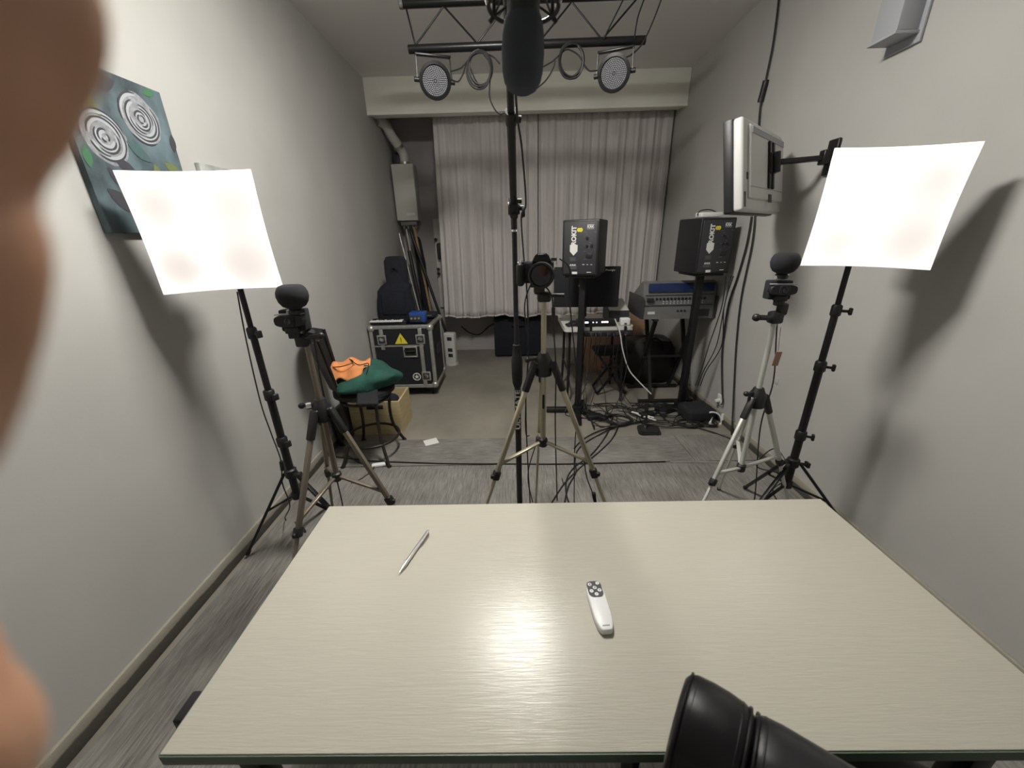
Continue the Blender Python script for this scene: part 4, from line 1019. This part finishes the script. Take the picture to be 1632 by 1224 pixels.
# ================================================================ studio speakers
def speaker(label, c_, rz, sname, slabel, base_legs):
    w_, h_, d_ = .275, .395, .31
    t = thing('studio_speaker', label, 'speaker', c_, (0, 0, rz), group='studio speakers on stands')
    bx = MB().box((0, d_ / 2, h_ / 2), (w_, d_, h_), bev=.010, seg=3).build('cabinet', 'black', t)
    RF = Matrix(((1, 0, 0), (0, 0, -1), (0, 1, 0)))
    RV = Matrix(((0, -1, 0), (0, 0, -1), (1, 0, 0)))
    bp = MB().box((-.0, -.001, h_ / 2), (w_ - .03, .006, h_ - .03), bev=.002).build('rear_panel', 'dgrey', t)
    tx = MB(); add_text(tx, 'ROKIT', .048, RV, (-.048, -.0045, .285), sx=.95, bold=.0022)
    tx.prism([(-.029, -.0), (.029, 0), (.029, -.045), (.0, -.075), (-.029, -.045)], .001, R=RF, c=(-.048, -.0045, .222)); tx.build('lettering', 'print', bp)
    tx = MB(); add_text(tx, '8', .052, RV, (-.004, -.0045, .325), bold=.003); tx.build('model_number', 'yellow', bp)
    tx = MB(); add_text(tx, 'KRK', .026, RF, (.072, -.0045, .345), bold=.0008)
    for s_ in (-1, 1): tx.box((.072, -.0045, .345 + s_ * .014), (.05, .001, .002))
    tx.build('logo', 'print', bp)
    fine = MB(); rn = random.Random(11)
    for i in range(5): fine.box((-.055 + .004 * (i % 2), -.0045, .132 - i * .0058), (.052 - .006 * (i % 3), .001, .002))
    for i in range(3): fine.box((-.052, -.0045, .065 - i * .006), (.062, .001, .002))
    for i in range(26): fine.box((.03 + rn.random() * .08, -.0045, .11 + rn.random() * .20), (.006 + rn.random() * .014, .001, .002))
    fine.build('fine_print', 'dimprint', bp)
    lb = MB(); add_text(lb, 'KRK', .017, RF, (-.05, -.0045, .078), sx=1.5, bold=.0006)
    lb.box((-.035, -.0045, .022), (.04, .001, .018)).box((.03, -.0045, .083), (.016, .001, .005)).box((.06, -.0045, .083), (.012, .001, .004)).box((.09, -.0045, .083), (.014, .001, .004)).box((.075, -.0045, .028), (.034, .001, .004))
    lb.build('label_plate', 'print', bp)
    for x, z in ((.05, .215), (.085, .215), (.05, .27)): MB().cyl((x, -.003, z), (x, -.014, z), .009).build('knob', 'black', bp)
    MB().box((.07, -.004, .145), (.05, .006, .035), bev=.002).build('power_inlet', 'black', bp)
    for z, r in ((.14, .098), (.31, .045)):
        MB().lathe([(r, -.004), (r + .008, .002), (r, .006), (r * .6, -.012), (r * .25, -.008), (0, -.004)], (0, d_, z), (0, 1, 0), n=28).build('cone', 'yellow' if r > .05 else 'dgrey', t)
    s = thing('speaker_stand', slabel, 'speaker stand', (c_[0], c_[1], 0), (0, 0, rz), group='black speaker stands')
    zc = c_[2]
    MB().box((0, .14, zc - .009), (.23, .25, .016), bev=.004).build('top_plate', 'blackm', s)
    MB().box((0, .14, zc / 2), (.05, .05, zc - .03), bev=.004).build('pole', 'blackm', s)
    for a, L in base_legs:
        q = math.radians(a); u = V((math.cos(q), math.sin(q), 0)) * L
        MB().bar(V((0, .14, .028)), V((0, .14, .026)) + u, .055, .035, bev=.004).build('leg', 'blackm', s)
    MB().box((0, .14, .05), (.09, .09, .04), bev=.006).build('foot_block', 'blackm', s)
    return t
speaker('black studio speaker seen from behind in front of the curtain, above the monitor', V((.485, 3.0, 1.205)), .40 * -1, 'speaker_stand', 'black speaker stand in front of the folding table', [(200, .28), (-20, .30), (-75, .28), (95, .2)])
speaker('black studio speaker seen from behind near the right wall, below the television', V((1.495, 3.02, 1.195)), .14, 'speaker_stand', 'black speaker stand near the right wall among the cables', [(190, .26), (-160, .24), (-25, .13), (-60, .15)])
t = thing('white_box', 'small white router box lying on top of the right speaker', 'router', V((1.46, 3.13, 1.593)), (0, 0, .1))
MB().box((0, 0, .02), (.16, .10, .034), bev=.006).build('casing', 'white', t)
MB().tube(smooth_pts([(-.09, .0, .02), (-.05, .03, .052), (.03, .03, .055), (.1, .02, .02), (.11, .04, .01)]), .004, 7).build('cable_loop', 'cable', t)

# ================================================================ folding table with monitor
FX0, FX1, FY0, FY1, FZ = .42, 1.03, 3.28, 3.85, .742
t = thing('folding_table', 'white folding table with black legs in front of the curtain', 'table', ((FX0 + FX1) / 2, (FY0 + FY1) / 2, 0))
hx, hy = (FX1 - FX0) / 2, (FY1 - FY0) / 2
MB().prism(rrect(2 * hx, 2 * hy, .05), .04, c=(0, 0, FZ - .04)).build('tabletop', 'offwhite', t)
for s_ in (-1, 1):
    for q_ in (-1, 1):
        MB().tube(smooth_pts([(s_ * (hx - .06), q_ * (hy - .08), FZ - .04), (s_ * (hx - .06), q_ * (hy - .08), .4), (s_ * (hx - .05), q_ * (hy - .06), .012)], 4), .0125, 8).build('leg', 'blackm', t)
    MB().cyl((s_ * (hx - .06), -(hy - .08), .30), (s_ * (hx - .06), hy - .08, .30), .009).build('leg_brace', 'blackm', t)
t = thing('computer_monitor', 'wide black computer monitor seen from behind on the folding table', 'monitor', (.62, 3.42, FZ), (0, 0, -.10))
MB().box((0, 0, .325), (.565, .03, .345), bev=.008).build('rear_shell', 'matte', t)
MB().box((0, .018, .325), (.555, .008, .335), bev=.003).build('screen', 'glass', t)
MB().box((-.02, -.01, .20), (.06, .03, .26), bev=.006).build('stand_neck', 'matte', t)
MB().box((-.02, .0, .008), (.22, .17, .015), bev=.005).build('stand_foot', 'matte', t)
RF = Matrix(((1, 0, 0), (0, 0, -1), (0, 1, 0)))
tx = MB(); add_text(tx, 'Prestigio', .023, RF, (.195, -.0155, .468), sx=1.0, bold=.0003); tx.build('lettering', 'print', t)
lg = MB().tube([(-.045 + .020 * math.cos(2 * PI * i / 20), -.0155, .34 + .020 * math.sin(2 * PI * i / 20)) for i in range(20)], .0022, 6, closed=True)
for a in (0, 2.1, 4.2): lg.bar((-.045, -.0155, .34), (-.045 + .02 * math.cos(a), -.0155, .34 + .02 * math.sin(a)), .003, .002)
lg.build('logo', 'print', t)
t = thing('audio_interface', 'black audio interface with lit indicators on the folding table', 'audio device', (.70, 3.325, FZ), (0, 0, -.02))
MB().box((0, .0, .035), (.34, .085, .055), bev=.006).build('casing', 'black', t)
for i, x in enumerate((-.13, -.115, -.095, -.08)): MB().box((x, -.044, .042), (.016, .004, .012), bev=.001).build('indicator', 'led', t)
for x in (-.03, .0): MB().box((x, -.044, .042), (.008, .004, .009), bev=.001).build('indicator', 'led', t)
for x in (.05, .07, .09): MB().box((x, -.044, .044), (.017, .004, .012), bev=.001).build('indicator', 'ledr', t)
t = thing('game_pad', 'small black controller lying at the left end of the folding table', 'controller', (.50, 3.345, FZ))
MB().box((0, 0, .012), (.12, .07, .022), (0, 0, .2), bev=.010, seg=3).sphere((-.025, .01, .024), .012).build('body', 'black', t)
t = thing('power_adapter', 'white cube power adapter on the right end of the folding table', 'adapter', (.955, 3.33, FZ))
MB().box((0, 0, .035), (.085, .06, .065), bev=.012, seg=3).build('body', 'white', t)
MB().box((0, -.03, .02), (.02, .012, .014), bev=.002).build('socket', 'dgrey', t)
t = thing('power_strip', 'black power strip along the folding table edge', 'power strip', (.80, 3.262, .66))
MB().box((0, -.0, .03), (.42, .05, .045), bev=.008).build('casing', 'black', t)
for i in range(5): MB().box((-.15 + i * .075, -.027, .03), (.03, .008, .028), bev=.003).build('outlet', 'dgrey', t)
MB().box((-.15, .012, .062), (.02, .012, .05)).box((.15, .012, .062), (.02, .012, .05)).build('bracket', 'blackm', t)
pl = ['white', 'cable']
rn = random.Random(21)
for i in range(9):
    x = (.44, .60, .64, .68, .73, .78, .83, .89, .94)[i] + rn.uniform(-.008, .008); x2 = x + rn.uniform(-.12, .12)
    cable('dangling_cable', 'thin black cable dangling from the folding table edge to the floor', [(x, 3.235, .70), (x, 3.20, .66), (x + rn.uniform(-.03, .03), 3.20, .42), (x2, 3.16 + rn.uniform(-.1, .1), .14), (x2 + rn.uniform(-.1, .1), 3.05, .016), (x2 + rn.uniform(-.15, .25), 2.9 + rn.uniform(-.1, .1), .012)], .0035, 'cable', 'cables dangling from the folding table')
cable('white_cable', 'white cable falling from the folding table to the floor', [at_depth(980, 508, 3.22), at_depth(988, 530, 3.2), at_depth(993, 560, 3.2), at_depth(1003, 590, 3.2), at_depth(1020, 610, 3.15), at_depth(1038, 628, 3.1)], .0055, 'wcable')

# ================================================================ mixing console on its stand
t = thing('mixing_console', 'grey mixing console with dark display panel seen from behind near the right wall', 'mixing console', (1.385, 3.28, .80), (0, 0, 0))
prof = [(0, 0), (0, .20), (.02, .30), (.06, .315), (.42, .10), (.44, 0)]
vs = [(x, y, z) for x in (-.305, .305) for y, z in prof]; n = len(prof)
MB().raw(vs, [tuple(range(n)), tuple(range(n, 2 * n))[::-1]] + [(i, i + n, (i + 1) % n + n, (i + 1) % n) for i in range(n)]).build('body', 'grey', t)
MB().box((.01, -.0, .265), (.55, .008, .072), (-.19, 0, 0), bev=.002).build('display_panel', 'navy', t)
MB().box((0, -.004, .118), (.57, .006, .006)).box((0, -.004, .205), (.57, .006, .004)).build('panel_seam', 'dgrey', t)
for i in range(14): MB().cyl((-.19 + i * .031, .0, .172), (-.19 + i * .031, -.006, .172), .011, n=14).build('socket', 'black', t)
for i in range(12):
    for z in (.135, .152): MB().cyl((-.13 + i * .03, .0, z), (-.13 + i * .03, -.004, z), .0038, n=8).build('screw', 'white', t)
MB().box((-.225, -.003, .055), (.06, .005, .022)).build('label_plate', 'offwhite', t)
MB().box((-.245, -.012, .165), (.055, .022, .034), bev=.004).build('cable_plugs', 'black', t)
MB().box((.22, -.003, .05), (.10, .006, .06), bev=.002).build('fan_grille', 'dgrey', t)
for i in range(3): MB().cyl((.0 + i * .03, .0, .07), (.0 + i * .03, -.006, .07), .008).build('jack', 'black', t)
for s_ in (-1, 1): MB().box((s_ * .309, .18, .10), (.010, .42, .18), bev=.004).build('side_cheek', 'dgrey', t)
t = thing('keyboard_stand', 'black X-shaped stand carrying the mixing console', 'stand', (1.385, 3.28, 0))
for s_ in (-1, 1):
    x = s_ * .17
    MB().bar((x, .40, .02), (x, .02, .782), .032, .028, up=(1, 0, 0)).build('leg', 'blackm', t)
    MB().bar((x + .035, .02, .02), (x + .035, .38, .782), .032, .028, up=(1, 0, 0)).build('leg', 'blackm', t)
    MB().box((x, .20, .788), (.04, .40, .018), bev=.004).build('support_arm', 'rubber', t)
for y in (.02, .40): MB().cyl((-.25, y, .02), (.25, y, .02), .018).build('foot_bar', 'blackm', t)
MB().cyl((-.19, .2, .40), (.23, .2, .40), .012).build('cross_bolt', 'blackm', t)
t = thing('grey_device', 'grey wedge-shaped device with pale top between monitor and mixing console', 'audio device', (.945, 3.60, FZ), (0, 0, .0))
MB().raw([(x, y, z) for x in (-.10, .085) for y, z in ((-.13, 0), (-.13, .10), (.12, .17), (.12, 0))], [(0, 1, 2, 3), (7, 6, 5, 4), (0, 4, 5, 1), (1, 5, 6, 2), (2, 6, 7, 3), (3, 7, 4, 0)]).build('casing', 'dgrey', t)
MB().raw([(x, y, z) for x in (-.095, .08) for y, z in ((-.125, .1035), (-.125, .108), (.115, .1755), (.115, .171))], [(0, 1, 2, 3), (7, 6, 5, 4), (0, 4, 5, 1), (1, 5, 6, 2), (2, 6, 7, 3), (3, 7, 4, 0)]).build('top_cover', 'offwhite', t)

# boxes and bag below
t = thing('cardboard_box', 'large brown cardboard box behind the mixing console stand', 'box', (1.12, 4.40, 0))
MB().box((0, 0, .30), (.62, .42, .60), bev=.004).build('carton', 'card', t)
MB().box((0, -.212, .52), (.62, .004, .05)).build('tape', 'wood', t)
t = thing('folding_stool', 'black padded folding stool under the folding table', 'stool', (.93, 3.62, 0))
MB().box((0, 0, .43), (.34, .26, .05), bev=.022, seg=3).build('seat', 'matte', t)
for s_ in (-1, 1):
    for a_, b_ in ((-.14, .14), (.14, -.14)): MB().bar((a_, s_ * .11, .01), (b_, s_ * .11, .41), .022, .014, up=(0, 1, 0)).build('leg', 'blackm', t)
for x in (-.14, .14): MB().cyl((x, -.11, .02), (x, .11, .02), .010).build('foot_bar', 'blackm', t)
MB().cyl((-.12, -.12, .30), (.12, -.12, .30), .008).build('cross_bar', 'blackm', t)
t = thing('duffel_bag', 'big black soft bag on the floor under the mixing console', 'bag', (1.385, 3.95, 0), (0, 0, .1))
mb = MB(); n = 24; vs = []; fs = []
for j, (z, s_) in enumerate(((0, .9), (.03, 1), (.2, 1.03), (.36, .98), (.45, .8), (.475, .4), (.48, .05))):
    for i in range(n):
        q = 2 * PI * i / n; c_ = math.cos(q); d_ = math.sin(q); rp = 1 + .03 * math.sin(5 * q + j)
        vs.append((.29 * s_ * rp * math.copysign(abs(c_) ** .6, c_), .17 * s_ * rp * math.copysign(abs(d_) ** .6, d_), z + .012 * math.sin(3 * q) * (z > .2)))
for j in range(6):
    for i in range(n): fs.append((j * n + i, j * n + (i + 1) % n, (j + 1) * n + (i + 1) % n, (j + 1) * n + i))
fs += [tuple(range(n))[::-1], tuple(range(6 * n, 7 * n))]
mb.raw(vs, fs, True).build('bag_body', 'steel', t)
MB().tube(smooth_pts([(-.1, -.16, .36), (-.08, -.19, .44), (.0, -.18, .5), (.08, -.19, .44), (.1, -.16, .36)]), .011, 7).build('handle', 'gig', t)

# ================================================================ television on its wall arm
rz = math.radians(44.4); tilt = -.17; W_, H_ = .715, .425
t = thing('television', 'white-backed television turned away on an arm at the right wall', 'television', (1.382, 2.340, 1.588), (tilt, 0, rz))
MB().box((0, .055, H_ / 2), (W_, .045, H_), bev=.008).build('screen_frame', 'black', t)
MB().box((0, .0785, H_ / 2), (W_ - .05, .004, H_ - .06)).build('screen', 'glass', t)
MB().box((0, .012, H_ / 2), (W_ - .01, .046, H_ - .006), bev=.014, seg=3).box((.02, -.015, H_ / 2 + .015), (W_ - .11, .02, H_ - .09), bev=.009, seg=3).build('rear_shell', 'tvback', t)
MB().box((.02, -.0265, H_ - .055), (W_ - .14, .004, .028)).build('vent_grille', 'lgrey', t)
MB().box((0, -.0265, .115), (W_ - .12, .003, .003)).build('seam', 'lgrey', t)
for c_, d_ in (((-.29, -.012, .165), (.018, .004, .032)), ((.055, -.0265, .07), (.055, .003, .042)), ((-.325, -.012, .055), (.02, .004, .07))): MB().box(c_, d_).build('connector_panel', 'dgrey', t)
mb = MB()
for x in (.02, .085): mb.box((x, -.031, .235), (.034, .012, .235), bev=.006)
mb.box((.052, -.038, .245), (.10, .014, .10), bev=.006)
for x in (.03, .075):
    for z in (.215, .275): mb.cyl((x, -.043, z), (x, -.05, z), .008)
vp = mb.build('mount_plate', 'blackm', t)
Rz = Euler((tilt, 0, rz)).to_matrix().transposed()
aw0 = V((.052, -.052, .245)); wallp = Rz @ (V((1.70, 2.345, 1.852)) - V(t.location))
MB().cyl(aw0 + V((0, 0, -.05)), aw0 + V((0, 0, .05)), .022).build('swivel', 'blackm', vp)
MB().bar(aw0, wallp - (wallp - aw0).normalized() * .02, .035, .024, bev=.004).build('arm', 'blackm', t)
mb = MB(); pw = wallp
b_ = MB().box((0, 0, 0), (.016, .075, .17), bev=.006).box((-.03, 0, .0), (.05, .045, .07), bev=.006)
o = b_.build('wall_plate', 'blackm', t); o.location = wallp; o.rotation_euler = Rz.to_euler()
# pale box high on the right wall
t = thing('wall_box', 'pale grey plastic box fixed high on the right wall above the softbox', 'wall box', (XR - .001, 2.085, 2.25))
MB().box((-.052, 0, .27), (.10, .125, .52), bev=.006).build('body', 'lgrey', t)
MB().box((-.006, 0, .265), (.012, .165, .60), bev=.003).build('back_flange', 'lgrey', t)
MB().box((-.056, 0, .004), (.108, .140, .012), bev=.003).build('bottom_cover', 'lgrey', t)

# wall cables on the right
W3 = lambda x, y, X=1.695: at_side(x, y, X)
o = cable('wall_cable', 'black cable hanging down the right wall from the ceiling behind the television', [W3(1241, -12), W3(1240, 10), W3(1232, 70), W3(1222, 120), W3(1214, 160), W3(1210, 190), W3(1205, 300), W3(1200, 380), W3(1182, 470), W3(1174, 540), W3(1170, 610), W3(1166, 690, 1.67), W3(1162, 705, 1.66)], .006)
MB(o.location).tube(smooth_pts([W3(1221, 128), W3(1218, 140), W3(1214, 155), W3(1212, 163)]), .02, 10, radii=None).build('adapter', 'black', o)
cable('wall_cable', 'black power cord running down the right wall into the white outlet', [W3(1198, 345), W3(1190, 390), W3(1176, 440), W3(1160, 490), W3(1151, 560), W3(1151, 620), W3(1152, 640), W3(1149, 645, 1.68)], .007)
for i, (xa, xb) in enumerate(((1160, 1108), (1168, 1112), (1172, 1116))):
    cable('speaker_cable', 'black cable drooping from the right speaker along the wall to the floor', [at_depth(xa - 3, 440, 3.0), at_depth(xa - 10 - 4 * i, 490, 3.0), at_depth(xa - 30 + 4 * i, 550, 3.05), at_depth(xb + 10, 590, 3.05), at_depth(xb, 615, 3.06)], .004, 'cable', 'cables drooping from the right speaker')
t = thing('wall_outlet', 'white wall outlet with plug low on the right wall', 'outlet', at_side(1149, 637, XR - .001))
MB().box((-.006, 0, 0), (.012, .085, .085), bev=.004).build('plate', 'white', t)
MB().cyl((-.012, 0, -.005), (-.05, 0, -.012), .02, .014).build('plug', 'offwhite', t)
tag(MB().box(at_side(1238, 607, XR - .002), (.004, .03, .045), bev=.001).build('wall_mark', 'wall'), 'small pale wall patch low on the right wall beside the silver tripod', 'wall patch')

# ================================================================ clutter of cables on the floor
rn = random.Random(33)
def squiggle(cx, cy, r, n_, z=.012):
    pts = []; a = rn.random() * 6.28; x, y = cx, cy
    for i in range(n_):
        pts.append((x, y, z + rn.random() * .03)); a += rn.uniform(-1.5, 1.5); x += r * math.cos(a); y += r * math.sin(a)
        x = min(max(x, .62), 1.62); y = min(max(y, 2.78), 3.22)
    return pts
for i in range(15):
    cable('floor_cable', 'black cable in the tangle on the floor below the mixing console', squiggle(rn.uniform(.75, 1.55), rn.uniform(2.85, 3.15), .16, 11), .0045, 'cable', 'tangled cables on the floor')
def floor_coil(label, cx, cy, r, n_):
    pts = []
    for i in range(n_ * 14):
        q = 2 * PI * i / 14; s = 1 + .10 * math.sin(i * .37); pts.append((cx + r * s * math.cos(q), cy + r * .85 * s * math.sin(q), .01 + .006 * (i / 14)))
    cable('coiled_cable', label, pts, .0055)
floor_coil('coil of black cable on the floor right of the centre tripod', .86, 2.93, .105, 4)
floor_coil('coil of black cable on the floor in front of the right speaker stand', 1.42, 2.84, .085, 3)
G = lambda x, y: at_height(x, y, .013)
cable('floor_cable', 'black cable running from the tangle forward past the desk microphone base', [G(1180, 705), G(1140, 690), G(1100, 678), G(1062, 670), G(1020, 672), G(960, 685), G(930, 700), G(915, 715)], .005)
cable('floor_cable', 'black cable curving from the coil to the carpet right of the centre tripod', [G(985, 680), G(975, 700), G(955, 720), G(925, 745), G(900, 770), G(880, 800), G(872, 815)], .005)
cable('floor_cable', 'black cable beside the first one right of the centre tripod', [G(978, 660), G(968, 690), G(945, 722), G(915, 745), G(903, 765), G(903, 790), G(912, 812)], .005)
cable('floor_cable', 'third black cable behind the right leg of the centre tripod', [G(1000, 672), G(960, 690), G(925, 712), G(916, 735), G(918, 752), G(906, 775), G(900, 800)], .005)
for i, (x, y, a) in enumerate(((1.12, 3.0, .3), (1.28, 3.05, 1.2), (.66, 2.98, .2))):
    t = thing('power_brick', ('black power brick on the floor left of the right speaker stand', 'black power brick among cables beside the right speaker stand', 'black power brick on the floor near the centre speaker stand')[i], 'power brick', (x, y, .0), (0, 0, a))
    MB().box((0, 0, .024), (.13, .06, .045), bev=.008).build('casing', 'black', t)
    MB().cyl((.065, 0, .024), (.10, 0, .02), .007).build('cable_sleeve', 'rubber', t)
t = thing('desk_microphone_stand', 'short black desk microphone stand with square base on the floor', 'microphone stand', (1.055, 2.74, 0), (0, 0, -.15))
MB().prism(rrect(.17, .15, .03), .018).prism([(x * .8, y * .8) for x, y in rrect(.17, .15, .03)], .008, c=(0, 0, .018)).build('base', 'rubber', t)
MB().cyl((-.03, 0, .02), (-.03, 0, .055), .011).build('threaded_collar', 'chrome', t)
MB().cyl((-.03, 0, .05), (-.028, .02, .21), .0085).build('pole', 'black', t)
MB().bar((-.10, .03, .20), (.06, .02, .225), .02, .024, bev=.005).cyl((-.035, .01, .19), (-.035, .01, .24), .016).build('clip_bar', 'black', t)
t = thing('folded_mini_tripod', 'small folded silver tripod lying on the floor beside the desk microphone stand', 'tripod', (.0, 0, 0))
a, c = at_height(1006, 657, .025), at_height(1044, 668, .025); t.location = (a + c) / 2 - V((0, 0, .02)); o_ = V(t.location)
for dy in (-.012, .012): MB(o_).cyl(a + V((0, dy, 0)), c + V((.0, dy * 2, 0)), .008).build('leg', 'silver', t)
MB(o_).cyl(a - (c - a) * .12, a, .013).build('head', 'black', t)
t = thing('splitter_cable', 'white three-way plug lead hanging over the black box by the right wall', 'cable', (1.53, 2.82, 0))
o_ = V(t.location)
P_ = lambda x, y, Y: at_depth(x, y, Y)
MB(o_).tube(smooth_pts([P_(1125, 648, 2.95), P_(1134, 655, 2.93), P_(1138, 662, 2.92)]), .006, 8).tube(smooth_pts([P_(1124, 670, 2.9), P_(1126, 661, 2.88), P_(1133, 657, 2.87), P_(1143, 659, 2.86), P_(1149, 667, 2.85), P_(1149, 685, 2.84), P_(1150, 700, 2.82)]), .0065, 8).tube(smooth_pts([P_(1137, 658, 2.88), P_(1134, 668, 2.87), P_(1131, 675, 2.86)]), .006, 8).build('cord', 'white', t)
for x, y, Y in ((1123, 672, 2.9), (1131, 677, 2.86), (1147, 680, 2.84), (1151, 665, 2.85)): MB(o_).cyl(P_(x + 1, y - 5, Y), P_(x, y + 4, Y), .010, .014).build('plug', 'white', t)
t = thing('equipment_box', 'low black power box on the floor at the foot of the right wall', 'case', (1.53, 2.97, 0), (0, 0, .1))
MB().box((0, 0, .06), (.25, .22, .115), bev=.035, seg=4).build('casing', 'matte', t)
for sx in (-1, 1): MB().box((sx * .08, 0, .004), (.03, .18, .012)).build('foot', 'rubber', t)
